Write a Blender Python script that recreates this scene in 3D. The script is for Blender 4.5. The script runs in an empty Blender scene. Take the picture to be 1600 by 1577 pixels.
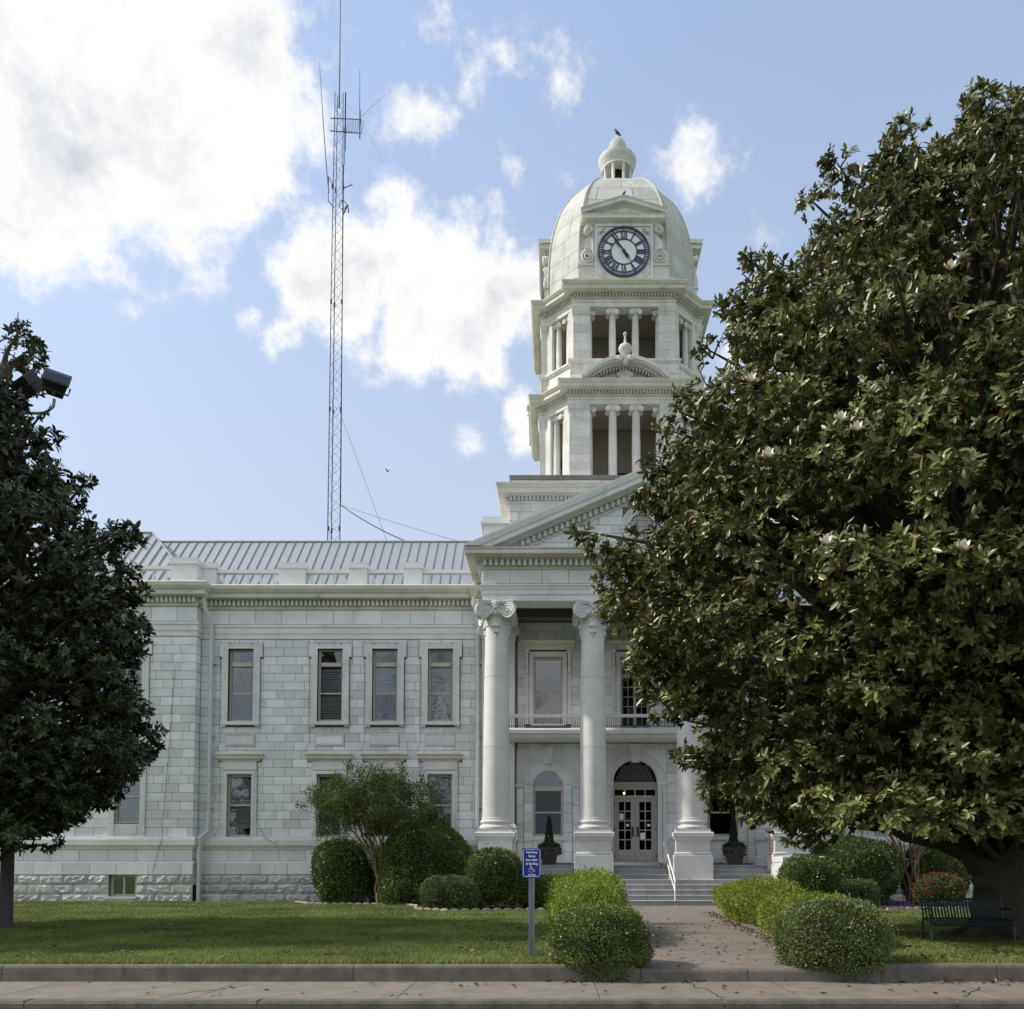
import bpy, math, random
import numpy as np
from mathutils import Vector, Matrix
random.seed(7); rng = np.random.default_rng(11)
R = math.radians
SC = bpy.context.scene
COL = SC.collection

# ---------------------------------------------------------------- camera
CAM_Z = 1.69; FPX = 1350.0; TILT = R(2.6); PPX, PPY = 865.0, 1295.7
cam = bpy.data.cameras.new('camera'); camo = bpy.data.objects.new('camera', cam); COL.objects.link(camo)
camo.location = (0, 0, CAM_Z); camo.rotation_euler = (R(90)+TILT, 0, 0)
cam.sensor_width = 36; cam.lens = 36*FPX/1600
cam.shift_x = (800-PPX)/1600; cam.shift_y = (PPY-788.5)/1600
cam.clip_start = .1; cam.clip_end = 3000
SC.camera = camo

# ---------------------------------------------------------------- light and view
SUN_EL, SUN_AZ = R(42), R(-92)       # azimuth measured from +Y towards +X: the sun stands to the left
sdir = Vector((math.cos(SUN_EL)*math.sin(SUN_AZ), math.cos(SUN_EL)*math.cos(SUN_AZ), math.sin(SUN_EL)))
sun = bpy.data.lights.new('sun', 'SUN'); suno = bpy.data.objects.new('sun', sun); COL.objects.link(suno)
sun.energy = 2.0; sun.angle = R(2.0); sun.color = (1, .94, .84)
suno.rotation_euler = sdir.to_track_quat('Z', 'Y').to_euler()
SC.view_settings.view_transform = 'Standard'; SC.view_settings.look = 'None'
SC.view_settings.exposure = 1.05; SC.view_settings.gamma = 1; SC.view_settings.use_curve_mapping = False

def px_dir(px, py):
    v = Vector(((px-PPX)/FPX, 1, (PPY-py)/FPX)).normalized()
    c, s = math.cos(TILT), math.sin(TILT)
    return Vector((v.x, v.y*c-v.z*s, v.y*s+v.z*c))

class NT:
    """small node-tree helper"""
    def __init__(s, nt): s.nt = nt; s.n = nt.nodes; s.l = nt.links
    def new(s, t, ins=None, **kw):
        n = s.n.new(t)
        for k, v in kw.items(): setattr(n, k, v)
        for k, v in (ins or {}).items(): s.set(n.inputs[k], v)
        return n
    def set(s, sock, v):
        if hasattr(v, 'is_output'): s.l.new(v, sock)
        elif hasattr(v, 'outputs'): s.l.new(v.outputs[0], sock)
        else: sock.default_value = v
    def math(s, op, a, b=0.0, c=0.0, clamp=False):
        n = s.new('ShaderNodeMath', operation=op, use_clamp=clamp)
        s.set(n.inputs[0], a); s.set(n.inputs[1], b); s.set(n.inputs[2], c)
        return n.outputs[0]
    def noise(s, vec, scale, detail=4, rough=.55, **kw):
        n = s.new('ShaderNodeTexNoise', {'Vector': vec, 'Scale': scale, 'Detail': detail, 'Roughness': rough}, **kw)
        return n.outputs['Fac']
    def ramp(s, fac, a, b, lo=0.0, hi=1.0, smooth=True):
        n = s.new('ShaderNodeMapRange', {'Value': fac, 'From Min': a, 'From Max': b, 'To Min': lo, 'To Max': hi})
        if smooth: n.interpolation_type = 'SMOOTHSTEP'
        return n.outputs[0]
    def mix(s, fac, a, b, blend='MIX'):
        n = s.new('ShaderNodeMix', data_type='RGBA', blend_type=blend)
        s.set(n.inputs[0], fac); s.set(n.inputs[6], a); s.set(n.inputs[7], b)
        return n.outputs[2]

w = bpy.data.worlds.new('World'); SC.world = w; w.use_nodes = True
W = NT(w.node_tree); W.n.clear()
sky = W.new('ShaderNodeTexSky', sky_type='NISHITA', sun_disc=False, sun_elevation=SUN_EL, sun_rotation=SUN_AZ)
sky.altitude = 50; sky.air_density = 1.0; sky.dust_density = 1.6; sky.ozone_density = 1.4
gen = W.new('ShaderNodeTexCoord').outputs['Generated']
# warp the lookup direction so that cloud outlines billow
wn = W.new('ShaderNodeTexNoise', {'Vector': gen, 'Scale': 7.0, 'Detail': 6.0, 'Roughness': .6})
woff = W.new('ShaderNodeVectorMath', {0: wn.outputs['Color'], 1: (.5, .5, .5)}, operation='SUBTRACT')
wsc = W.new('ShaderNodeVectorMath', {0: woff, 'Scale': .11}, operation='SCALE')
wdir = W.new('ShaderNodeVectorMath', {0: gen, 1: wsc}, operation='ADD').outputs[0]
CLOUDS = [  # picture position the cloud is seen at, angular radius, weight
 (40,60,.12,1),(140,140,.14,1.1),(270,90,.12,1.05),(370,130,.11,1.1),(260,220,.14,1.1),(130,250,.14,1.1),(30,320,.11,1),(370,240,.10,1),(160,340,.08,.9),(310,320,.075,.85),(50,400,.05,.7),(430,190,.08,.9),(465,130,.055,.75),(330,390,.04,.55),
 (470,440,.065,1.0),(540,410,.085,1.1),(620,390,.085,1.1),(690,430,.085,1.1),(640,490,.09,1.1),(720,530,.075,1.05),(790,480,.065,1),(830,470,.05,.9),(550,490,.075,1),(770,580,.045,.8),(640,560,.05,.75),(380,510,.035,.7),(430,530,.04,.75),(740,370,.04,.7),
 (815,640,.045,.80),(830,690,.035,.75),(735,685,.045,.38),(655,195,.055,.62),(695,205,.035,.55),(610,235,.035,.50),(640,65,.06,.40),(715,125,.05,.46),(785,85,.04,.45),(870,100,.05,.50),(830,60,.04,.35),(815,270,.04,.36),(880,280,.045,.38),
 (1085,262,.055,.70),(1045,250,.04,.55),(1120,285,.04,.45),(1190,345,.045,.34),(480,15,.06,.5),(1140,540,.035,.6),(1180,620,.05,.7),(590,0,.05,.42),(1160,700,.05,.7),(530,110,.05,.42)]
field = None
for (cx, cy, rad, wt) in CLOUDS:
    d = px_dir(cx, cy)
    dist = W.new('ShaderNodeVectorMath', {0: wdir, 1: tuple(d)}, operation='DISTANCE').outputs['Value']
    v = W.math('MULTIPLY_ADD', dist, -wt/rad, wt)
    field = v if field is None else W.math('SMOOTH_MAX', field, v, .12)
fb = W.noise(gen, 19.0, 9, .66)
fb2 = W.noise(gen, 5.0, 5, .55)
den = W.math('ADD', field, W.math('MULTIPLY', W.math('SUBTRACT', fb, .5), 1.45))
# unseen cumulus over the rest of the sky, thickened to brighten the facade
away = W.new('ShaderNodeVectorMath', {0: gen, 1: tuple(px_dir(800, 600))}, operation='DISTANCE').outputs['Value']
gate = W.ramp(away, .75, 1.05)
oth = W.math('MULTIPLY', W.math('ADD', W.math('SUBTRACT', fb2, .36), W.math('MULTIPLY', W.math('SUBTRACT', fb, .5), .5)), 3.0)
den = W.math('ADD', W.math('MULTIPLY', den, W.math('SUBTRACT', 1.0, gate)), W.math('MULTIPLY', oth, gate))
sep = W.new('ShaderNodeSeparateXYZ', {0: gen})
den = W.math('MULTIPLY', den, W.ramp(sep.outputs['Z'], .02, .16))
alpha = W.ramp(den, .22, .70)
shade = W.ramp(W.noise(wdir, 11.0, 6, .6), .36, .68)
core = W.ramp(den, .45, 1.25)
ccol = W.mix(W.math('MULTIPLY', core, shade), (1.0, .985, .96, 1), (.60, .635, .69, 1))
hazec = W.new('ShaderNodeVectorMath', {0: sky.outputs[0], 'Scale': .14}, operation='SCALE').outputs[0]
milk = W.mix(W.ramp(sep.outputs['Z'], .0, .95, .95, .22), hazec, (.290, .316, .355, 1))
tot = W.mix(W.math('MULTIPLY', alpha, .97), milk, W.new('ShaderNodeVectorMath', {0: ccol, 'Scale': .52}, operation='SCALE').outputs[0])
bg = W.new('ShaderNodeBackground', {'Color': tot, 'Strength': 1.0})
W.l.new(bg.outputs[0], W.new('ShaderNodeOutputWorld').inputs[0])

# ---------------------------------------------------------------- materials
MATS = {}
def newmat(name):
    m = bpy.data.materials.new(name); m.use_nodes = True; MATS[name] = m
    T = NT(m.node_tree); T.n.clear()
    b = T.new('ShaderNodeBsdfPrincipled'); o = T.new('ShaderNodeOutputMaterial'); T.l.new(b.outputs[0], o.inputs[0])
    return m, T, b, o
def c4(c): return (c[0], c[1], c[2], 1)
def stone(name, a, b, stain=(.30,.27,.22), stain_amt=.45, tint=.10, rough=.75, bump=.25, scale=1.0, streak=(1.1,1.1,.35)):
    m, T, P, o = newmat(name)
    tc = T.new('ShaderNodeTexCoord').outputs['Object']
    n1 = T.noise(tc, 1.3*scale, 6, .6); n2 = T.noise(tc, 14*scale, 5, .6)
    mp = T.new('ShaderNodeMapping', {'Vector': tc, 'Scale': streak}).outputs[0]
    st = T.noise(mp, 2.2*scale, 7, .65)
    col = T.mix(T.ramp(n1, .3, .7), c4(a), c4(b))
    rnd = T.new('ShaderNodeObjectInfo').outputs['Random']
    val = T.math('MULTIPLY_ADD', rnd, tint*2, 1-tint)
    val = T.math('MULTIPLY', val, T.ramp(n2, .25, .75, .93, 1.05))
    mulc = T.new('ShaderNodeCombineColor', {0: val, 1: val, 2: val})
    col = T.mix(1.0, col, mulc, 'MULTIPLY')
    col = T.mix(T.ramp(st, .54, .80, 0, stain_amt), col, c4(stain))
    T.set(P.inputs['Base Color'], col); P.inputs['Roughness'].default_value = rough
    P.inputs['Specular IOR Level'].default_value = .3
    bp = T.new('ShaderNodeBump', {'Height': n2, 'Strength': bump, 'Distance': .02}); T.l.new(bp.outputs[0], P.inputs['Normal'])
    return m
def plain(name, col, rough=.6, metal=0, var=.12, scale=8, spec=.4, bump=0.0):
    m, T, P, o = newmat(name)
    tc = T.new('ShaderNodeTexCoord').outputs['Object']
    n = T.noise(tc, scale, 5, .6)
    v = T.ramp(n, .25, .75, 1-var, 1+var)
    mc = T.new('ShaderNodeCombineColor', {0: v, 1: v, 2: v})
    T.set(P.inputs['Base Color'], T.mix(1.0, c4(col), mc, 'MULTIPLY'))
    P.inputs['Roughness'].default_value = rough; P.inputs['Metallic'].default_value = metal
    P.inputs['Specular IOR Level'].default_value = spec
    if bump:
        bp = T.new('ShaderNodeBump', {'Height': n, 'Strength': bump, 'Distance': .02}); T.l.new(bp.outputs[0], P.inputs['Normal'])
    return m
def leafmat(name, a, b, under=None, odd=None, odd_amt=0.0, rough=.45, spec=.4, trans=.15, big=0.0):
    m, T, P, o = newmat(name)
    rnd = T.new('ShaderNodeNewGeometry')
    col = T.mix(rnd.outputs['Random Per Island'], c4(a), c4(b))
    if big:
        tc = T.new('ShaderNodeTexCoord').outputs['Object']
        v = T.ramp(T.noise(tc, big, 4, .6), .3, .7, .62, 1.25)
        col = T.mix(1.0, col, T.new('ShaderNodeCombineColor', {0: v, 1: v, 2: v}), 'MULTIPLY')
    if odd:
        h = T.math('FRACT', T.math('MULTIPLY', rnd.outputs['Random Per Island'], 917.3))
        col = T.mix(T.math('LESS_THAN', h, odd_amt), col, c4(odd))
    if under: col = T.mix(T.math('MULTIPLY', rnd.outputs['Backfacing'], .8), col, c4(under))
    T.set(P.inputs['Base Color'], col); P.inputs['Roughness'].default_value = rough
    P.inputs['Specular IOR Level'].default_value = spec
    tr = T.new('ShaderNodeBsdfTranslucent'); T.set(tr.inputs[0], col)
    mx = T.new('ShaderNodeMixShader', {0: trans, 1: P.outputs[0], 2: tr.outputs[0]}); T.l.new(mx.outputs[0], o.inputs[0])
    return m
M_WALL = stone('marble_wall', (.775,.79,.80), (.675,.69,.70), stain=(.42,.42,.41), stain_amt=.50, tint=.14, streak=(2.0,2.0,.22))
M_TRIM = stone('marble_trim', (.745,.75,.745), (.65,.655,.65), stain_amt=.42, tint=.04)
M_TOWER = stone('marble_tower', (.715,.705,.68), (.585,.575,.55), stain=(.31,.255,.20), stain_amt=.62, tint=.12, streak=(2.2,2.2,.3))
M_CORN = stone('marble_cornice', (.67,.65,.59), (.55,.53,.47), stain=(.25,.18,.11), stain_amt=.65, tint=.05, streak=(.6,.6,1.6))
M_ROCK = stone('rock_faced_marble', (.58,.58,.57), (.47,.47,.47), stain_amt=.4, tint=.15, bump=.8)
M_MORT = stone('mortar', (.20,.20,.195), (.14,.14,.14), stain_amt=.2, tint=.0)
M_COLM = stone('column_marble', (.70,.70,.69), (.61,.61,.605), streak=(2.0,2.0,.2), stain_amt=.40, tint=.03)
M_DOME = stone('dome_stone', (.55,.555,.525), (.44,.45,.42), stain=(.26,.255,.225), stain_amt=.7, tint=.07)
M_STEP = stone('step_stone', (.42,.43,.43), (.34,.35,.36), stain=(.18,.18,.17), stain_amt=.6, tint=.08)
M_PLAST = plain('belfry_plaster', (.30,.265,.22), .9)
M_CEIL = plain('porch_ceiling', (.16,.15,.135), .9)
M_ROOF = plain('roof_metal', (.33,.355,.375), .5, metal=.2, var=.10, scale=1.2)
M_PARAP = plain('painted_parapet', (.72,.73,.73), .6, var=.05)
M_FRAME = plain('cream_window_paint', (.50,.46,.38), .6, var=.10)
M_DOORP = plain('taupe_door_paint', (.37,.355,.33), .5, var=.06)
M_DARK = plain('interior_shade', (.012,.012,.014), .9)  # near-black, the shade inside rooms and openings put into the colour
M_BLIND = plain('pale_blind', (.62,.63,.60), .6, var=.05)
M_IRON = plain('dark_iron', (.045,.045,.05), .55, var=.2)
M_GALV = plain('galvanised_steel', (.25,.26,.28), .45, metal=.6, var=.15)
M_POLE = plain('shaded_pole', (.085,.085,.088), .7, var=.25)  # dark grey with the shadow on the pole put into the colour
M_MAST = plain('mast_steel', (.10,.11,.13), .6, metal=.3, var=.2)
M_WHITEM = plain('white_painted_metal', (.75,.75,.73), .45, var=.05)
M_PIPE = plain('white_downspout', (.58,.60,.61), .5, var=.10)
M_BLUE = plain('sign_blue', (.006,.028,.26), .4, var=.04)
M_SIGNW = plain('sign_white', (.80,.82,.85), .5, var=.02)
M_CLOCKB = plain('clock_blue', (.040,.050,.115), .5, var=.1)
M_CLOCKW = plain('clock_white', (.78,.80,.80), .5, var=.04)
M_BLACK = plain('black_paint', (.012,.012,.014), .5)
M_BENCH = plain('green_black_bench', (.018,.032,.034), .45, var=.15)
M_POT = plain('dark_planter', (.055,.058,.056), .6, var=.2)
M_BARK = stone('bark', (.085,.070,.052), (.05,.042,.032), stain=(.12,.115,.095), stain_amt=.5, tint=.0, rough=.95, bump=1.0, scale=3, streak=(1.5,1.5,.3))
M_BARKL = stone('pale_bark', (.25,.19,.13), (.17,.12,.08), stain=(.3,.25,.19), stain_amt=.5, tint=.0, rough=.9, bump=.4, scale=3)
M_CONC = stone('sidewalk_concrete', (.226,.200,.170), (.165,.147,.125), stain=(.09,.075,.06), stain_amt=.55, tint=.05, scale=2.2, streak=(1,1,1), bump=.4)
M_KERB = stone('kerb_concrete', (.165,.148,.125), (.10,.09,.078), stain=(.05,.045,.035), stain_amt=.75, tint=.05, scale=2.5, streak=(1.4,1.4,.25), bump=.5)
M_ASPH = stone('asphalt', (.055,.055,.055), (.045,.045,.045), stain=(.03,.03,.03), stain_amt=.4, tint=0, scale=4, bump=.7)
M_SOIL = stone('bed_soil', (.075,.055,.035), (.045,.035,.024), stain=(.12,.08,.045), stain_amt=.6, tint=0, scale=5, bump=1)
M_EDGE = stone('edging_concrete', (.45,.41,.37), (.34,.31,.28), stain_amt=.4, tint=.08, scale=4)
M_LAWN = stone('lawn_soil', (.12,.165,.04), (.09,.125,.032), stain=(.14,.12,.06), stain_amt=.6, tint=0, scale=1.4, streak=(1,1,1), bump=1)
M_BIRD = plain('bird_plumage', (.06,.055,.05), .7, var=.3)
M_WIRE = plain('black_wire', (.02,.02,.022), .6)
M_RUST = plain('rusty_cord', (.22,.06,.035), .7)
M_PAPER = plain('paper_notice', (.75,.77,.80), .7, var=.04)
M_BULB = plain('grey_bulb', (.10,.10,.10), .3)
M_GRASS = leafmat('grass_blade', (0.15, 0.205, 0.055), (0.235, 0.275, 0.085), odd=(.17,.14,.06), odd_amt=.06, trans=.3, rough=.6, spec=.2, big=.5)
M_MAG = leafmat('magnolia_leaf', (0.08, 0.106, 0.027), (0.205, 0.228, 0.07), under=(.085,.075,.032), odd=(.30,.15,.03), odd_amt=.008, rough=.36, spec=.45, trans=.18, big=.35)
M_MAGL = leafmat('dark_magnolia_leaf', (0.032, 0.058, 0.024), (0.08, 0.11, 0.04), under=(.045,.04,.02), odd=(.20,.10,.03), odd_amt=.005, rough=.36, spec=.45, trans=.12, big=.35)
M_HOLLY = leafmat('dark_shrub_leaf', (0.07, 0.12, 0.025), (0.145, 0.2, 0.05), rough=.4, spec=.4, trans=.15, big=1.2)
M_FRONT = leafmat('lit_glossy_leaf', (.085,.130,.030), (.180,.225,.060), rough=.38, spec=.45, trans=.15, big=2.0)  # lighter leaf for the lit kerb bush, sunlight put into the colour
M_BOX = leafmat('boxwood_leaf', (0.07, 0.115, 0.034), (0.13, 0.175, 0.06), rough=.45, spec=.4, trans=.15, big=1.2)
M_VARI = leafmat('privet_leaf', (0.1, 0.145, 0.045), (0.21, 0.25, 0.09), odd=(.16,.07,.03), odd_amt=.02, rough=.45, spec=.4, trans=.2, big=1.2)
M_LIME = leafmat('golden_hedge_leaf', (0.17, 0.25, 0.03), (0.3, 0.365, 0.055), rough=.5, spec=.3, trans=.35, big=1.5)
M_MYRT = leafmat('myrtle_leaf', (0.05, 0.085, 0.02), (0.105, 0.145, 0.036), rough=.5, spec=.3, trans=.3, big=1.0)
M_IVY = leafmat('ivy_leaf', (.03,.05,.02), (.065,.085,.04), rough=.5, trans=.2)
M_CYP = leafmat('conifer_needle', (.015,.035,.018), (.03,.055,.026), rough=.6, trans=.1)
M_AZA = leafmat('azalea_petal', (0.18, 0.008, 0.035), (0.28, 0.012, 0.045), rough=.5, trans=.3)  # red darkened, the shade on the azalea put into the colour
M_PANSY = leafmat('purple_petal', (0.04, 0.022, 0.13), (0.09, 0.055, 0.22), rough=.6, trans=.3)
M_LITTER = leafmat('fallen_leaf', (.15,.075,.035), (.26,.17,.10), odd=(.05,.025,.015), odd_amt=.35, rough=.7, trans=.05)
M_FLOWER = leafmat('magnolia_petal', (.72,.70,.62), (.80,.78,.70), odd=(.55,.36,.22), odd_amt=.2, rough=.5, trans=.2)
M_BUD = plain('magnolia_bud', (.36,.36,.23), .6, var=.2)

def glass(name, tintc=(.75,.8,.85), base=.06, wav=.0):
    m = bpy.data.materials.new(name); m.use_nodes = True
    T = NT(m.node_tree); T.n.clear(); o = T.new('ShaderNodeOutputMaterial')
    fr = T.new('ShaderNodeFresnel', {'IOR': 1.55})
    fac = T.math('ADD', fr.outputs[0], base, clamp=True)
    tc = T.new('ShaderNodeTexCoord').outputs['Object']
    bp = T.new('ShaderNodeBump', {'Height': T.noise(tc, 1.6, 3, .5), 'Strength': .10, 'Distance': .05})
    g = T.new('ShaderNodeBsdfGlossy', {'Color': (.95,.97,1,1), 'Roughness': .015, 'Normal': bp.outputs[0]})
    t = T.new('ShaderNodeBsdfTransparent', {'Color': c4(tintc)})
    T.l.new(T.new('ShaderNodeMixShader', {0: fac, 1: t.outputs[0], 2: g.outputs[0]}).outputs[0], o.inputs[0])
    return m
M_GLASS = glass('window_glass', (.92,.94,.95), base=.045)
M_GLASSD = glass('dark_door_glass', (.5,.5,.5), base=.0)

# ---------------------------------------------------------------- mesh helpers
def mesh_np(name, V, F, mat, smooth=False):
    V = np.asarray(V, np.float32).reshape(-1, 3); F = np.asarray(F, np.int32)
    me = bpy.data.meshes.new(name)
    me.vertices.add(len(V)); me.vertices.foreach_set('co', V.ravel())
    k = F.shape[1]
    me.loops.add(F.size); me.loops.foreach_set('vertex_index', F.ravel())
    me.polygons.add(len(F)); me.polygons.foreach_set('loop_start', np.arange(0, F.size, k, dtype=np.int32))
    me.polygons.foreach_set('loop_total', np.full(len(F), k, np.int32))
    if smooth: me.polygons.foreach_set('use_smooth', np.ones(len(F), bool))
    me.update(calc_edges=True); me.materials.append(mat)
    return me
def link(name, data, parent=None, loc=(0,0,0)):
    o = bpy.data.objects.new(name, data); COL.objects.link(o); o.location = loc
    if parent is not None: o.parent = parent
    return o
def tag(o, label=None, cat=None, group=None, kind=None):
    if label: o['label'] = label
    if cat: o['category'] = cat
    if group: o['group'] = group
    if kind: o['kind'] = kind
    return o
def empty(name, loc=(0,0,0), parent=None, rz=0):
    o = bpy.data.objects.new(name, None); COL.objects.link(o); o.location = loc; o.rotation_euler = (0,0,rz)
    o.empty_display_size = .2
    if parent is not None: o.parent = parent
    return o

class MB:
    def __init__(s): s.v = []; s.f = []
    def add(s, vs, fs):
        b = len(s.v); s.v += [tuple(p) for p in vs]; s.f += [tuple(b+i for i in f) for f in fs]; return s
    def box(s, x0, x1, y0, y1, z0, z1):
        return s.add([(x0,y0,z0),(x1,y0,z0),(x1,y1,z0),(x0,y1,z0),(x0,y0,z1),(x1,y0,z1),(x1,y1,z1),(x0,y1,z1)],
                     [(0,3,2,1),(4,5,6,7),(0,1,5,4),(1,2,6,5),(2,3,7,6),(3,0,4,7)])
    def prism(s, poly, y0, y1):
        """polygon in x,z, seen from the front counter-clockwise, extruded from y0 back to y1"""
        n = len(poly)
        vs = [(x,y0,z) for x,z in poly]+[(x,y1,z) for x,z in poly]
        fs = [tuple(range(n)), tuple(range(2*n-1, n-1, -1))]+[(i, n+i, n+(i+1)%n, (i+1)%n) for i in range(n)]
        return s.add(vs, fs)
    def hprism(s, poly, z0, z1):
        n = len(poly)
        vs = [(x,y,z0) for x,y in poly]+[(x,y,z1) for x,y in poly]
        return s.add(vs, [tuple(range(n-1,-1,-1)), tuple(range(n,2*n))]+[(i,(i+1)%n,n+(i+1)%n,n+i) for i in range(n)])
    def lathe(s, prof, cx=0, cy=0, seg=24, cap=True):
        b = []
        for r, z in prof:
            b += [(cx+r*math.cos(2*math.pi*i/seg), cy+r*math.sin(2*math.pi*i/seg), z) for i in range(seg)]
        fs = []
        for k in range(len(prof)-1):
            for i in range(seg):
                j = (i+1)%seg; fs.append((k*seg+i, k*seg+j, (k+1)*seg+j, (k+1)*seg+i))
        if cap:
            fs.append(tuple(range(seg-1,-1,-1))); n0 = (len(prof)-1)*seg; fs.append(tuple(range(n0, n0+seg)))
        return s.add(b, fs)
    def tube(s, pts, rad, seg=6, cap=True):
        pts = [Vector(p) for p in pts]; n = len(pts)
        if not hasattr(rad, '__len__'): rad = [rad]*n
        up = Vector((.123,.31,.94)); b = []; prev = None
        for i, p in enumerate(pts):
            t = (pts[min(i+1,n-1)]-pts[max(i-1,0)]).normalized()
            if prev is None:
                a = t.cross(up)
                if a.length < 1e-3: a = t.cross(Vector((1,0,0)))
            else: a = prev-t*prev.dot(t)
            a.normalize(); prev = a; c = t.cross(a)
            b += [p+(a*math.cos(2*math.pi*k/seg)+c*math.sin(2*math.pi*k/seg))*rad[i] for k in range(seg)]
        fs = []
        for k in range(n-1):
            for i in range(seg):
                j = (i+1)%seg; fs.append((k*seg+i, k*seg+j, (k+1)*seg+j, (k+1)*seg+i))
        if cap: fs += [tuple(range(seg-1,-1,-1)), tuple(range((n-1)*seg, n*seg))]
        return s.add(b, fs)
    def ring(s, poly, prof, closed=True):
        """sweep a profile of (outward offset, z) round a counter-clockwise plan polygon with mitred corners"""
        n = len(poly); P = [Vector((x,y)) for x,y in poly]; out = []
        for i in range(n):
            if closed or 0 < i < n-1:
                a = (P[i]-P[i-1]).normalized(); b2 = (P[(i+1)%n]-P[i]).normalized()
            elif i == 0: a = b2 = (P[1]-P[0]).normalized()
            else: a = b2 = (P[i]-P[i-1]).normalized()
            na = Vector((a.y,-a.x)); nb = Vector((b2.y,-b2.x)); m = na+nb
            if m.length < 1e-6: m = na
            m = m/(m.length**2)*2
            out.append(m)
        k = len(prof)
        vs = [(P[i].x+out[i].x*o, P[i].y+out[i].y*o, z) for i in range(n) for o, z in prof]
        fs = []
        for i in range(n if closed else n-1):
            j = (i+1)%n
            for q in range(k-1): fs.append((i*k+q, j*k+q, j*k+q+1, i*k+q+1))
        if not closed: fs += [tuple(range(k)), tuple((n-1)*k+q for q in range(k-1,-1,-1))]
        return s.add(vs, fs)
    def dentils(s, poly, off0, off1, z0, z1, wd, gap, closed=True):
        n = len(poly)
        for i in range(n if closed else n-1):
            a = Vector(poly[i]); b = Vector(poly[(i+1)%n]); t = (b-a); L = t.length
            t.normalize(); nn = Vector((t.y,-t.x)); c = max(1, int(L/(wd+gap))); st = L/c
            for q in range(c):
                p = a+t*(q*st+(st-wd)/2)
                q4 = [p+nn*off0, p+t*wd+nn*off0, p+t*wd+nn*off1, p+nn*off1]
                s.hprism([(v.x,v.y) for v in q4][::-1], z0, z1)
        return s
    def xform(s, M):
        s.v = [tuple(M @ Vector(p)) for p in s.v]; return s
    def mesh(s, name, mat, smooth=False):
        me = bpy.data.meshes.new(name); me.from_pydata(s.v, [], s.f); me.materials.append(mat)
        if smooth:
            me.polygons.foreach_set('use_smooth', np.ones(len(me.polygons), bool))
            me.set_sharp_from_angle(angle=R(38))
        me.update(); return me
    def build(s, name, mat, parent=None, smooth=False, loc=None):
        o = link(name, s.mesh(name, mat, smooth), parent)
        if loc is not None: o.location = loc
        elif parent is not None and parent.parent is None: o.location = -parent.location
        return o

# ================================================================= COURTHOUSE
XA = 3.37                                  # axis of symmetry
YW, YP, YC, YB = 35.8, 35.3, 33.0, 35.5     # wing wall, pavilion front, columns, portico back wall
ROOT = empty('courthouse', (XA, 36, .3))
tag(ROOT, 'white marble courthouse with domed clock tower and columned portico', 'courthouse')
def part(name): return empty(name, (-XA, -36, -.3), ROOT)   # a part whose children use world coordinates

def block(name, x0, x1, z0, z1, y, depth, mat, parent, bev=.010, M=None):
    """one dressed stone: a front face with chamfered arrises; faces -Y"""
    b = bev
    vs = [(x0+b,y,z0+b),(x1-b,y,z0+b),(x1-b,y,z1-b),(x0+b,y,z1-b),
          (x0,y+b,z0),(x1,y+b,z0),(x1,y+b,z1),(x0,y+b,z1),
          (x0,y+depth,z0),(x1,y+depth,z0),(x1,y+depth,z1),(x0,y+depth,z1)]
    fs = [(0,1,2,3),(4,5,1,0),(5,6,2,1),(6,7,3,2),(7,4,0,3),(8,9,5,4),(9,10,6,5),(10,11,7,6),(11,8,4,7)]
    m = MB().add(vs, fs)
    if M is not None: m.xform(M)
    return m.build(name, mat, parent, loc=(0,0,0))
JT = .014
def subtract(iv, holes):
    out = [iv]
    for h0, h1 in holes:
        nx = []
        for a, b in out:
            if h1 <= a or h0 >= b: nx.append((a,b)); continue
            if h0 > a: nx.append((a,h0))
            if h1 < b: nx.append((h1,b))
        out = nx
    return [(a,b) for a,b in out if b-a > .03]
def ashlar(parent, x0, x1, z0, z1, y, ch, ln, holes, mat, seed, depth=.03, rock=False, M=None):
    """courses of separate stones, each cut to fit round the openings"""
    rs = random.Random(seed); n = max(1, round((z1-z0)/ch)); h = (z1-z0)/n
    for i in range(n):
        a, b = z0+i*h, z0+(i+1)*h; off = (i%2)*.5
        hs = [q for q in holes if q[2] < b-.01 and q[3] > a+.01 and q[0] < x1 and q[1] > x0]
        br = sorted({x0, x1, *[min(max(v, x0), x1) for q in hs for v in q[:2]]})
        runs = []
        for p, q in zip(br[:-1], br[1:]):
            m_ = (p+q)/2; free = tuple(subtract((a, b), [(k[2], k[3]) for k in hs if k[0] < m_ < k[1]]))
            if runs and runs[-1][2] == free: runs[-1] = (runs[-1][0], q, free)
            else: runs.append((p, q, free))
        for s0, s1, free in runs:
            if s1-s0 < .04: continue
            cuts = [s0]; k = math.ceil((s0-x0)/ln-off)
            while True:
                c = x0+(k+off)*ln+rs.uniform(-.12,.12)*ln; k += 1
                if c > s1-.22: break
                if c > cuts[-1]+.22: cuts.append(c)
            cuts.append(s1)
            for za, zb_ in free:
                for p, q in zip(cuts[:-1], cuts[1:]):
                    yy = y+rs.uniform(-.004,.003)
                    if rock: rock_block(p+JT/2, q-JT/2, za+JT/2, zb_-JT/2, yy, mat, parent, rs, M)
                    else: block('stone_block', p+JT/2, q-JT/2, za+JT/2, zb_-JT/2, yy, depth, mat, parent, M=M)
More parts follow.
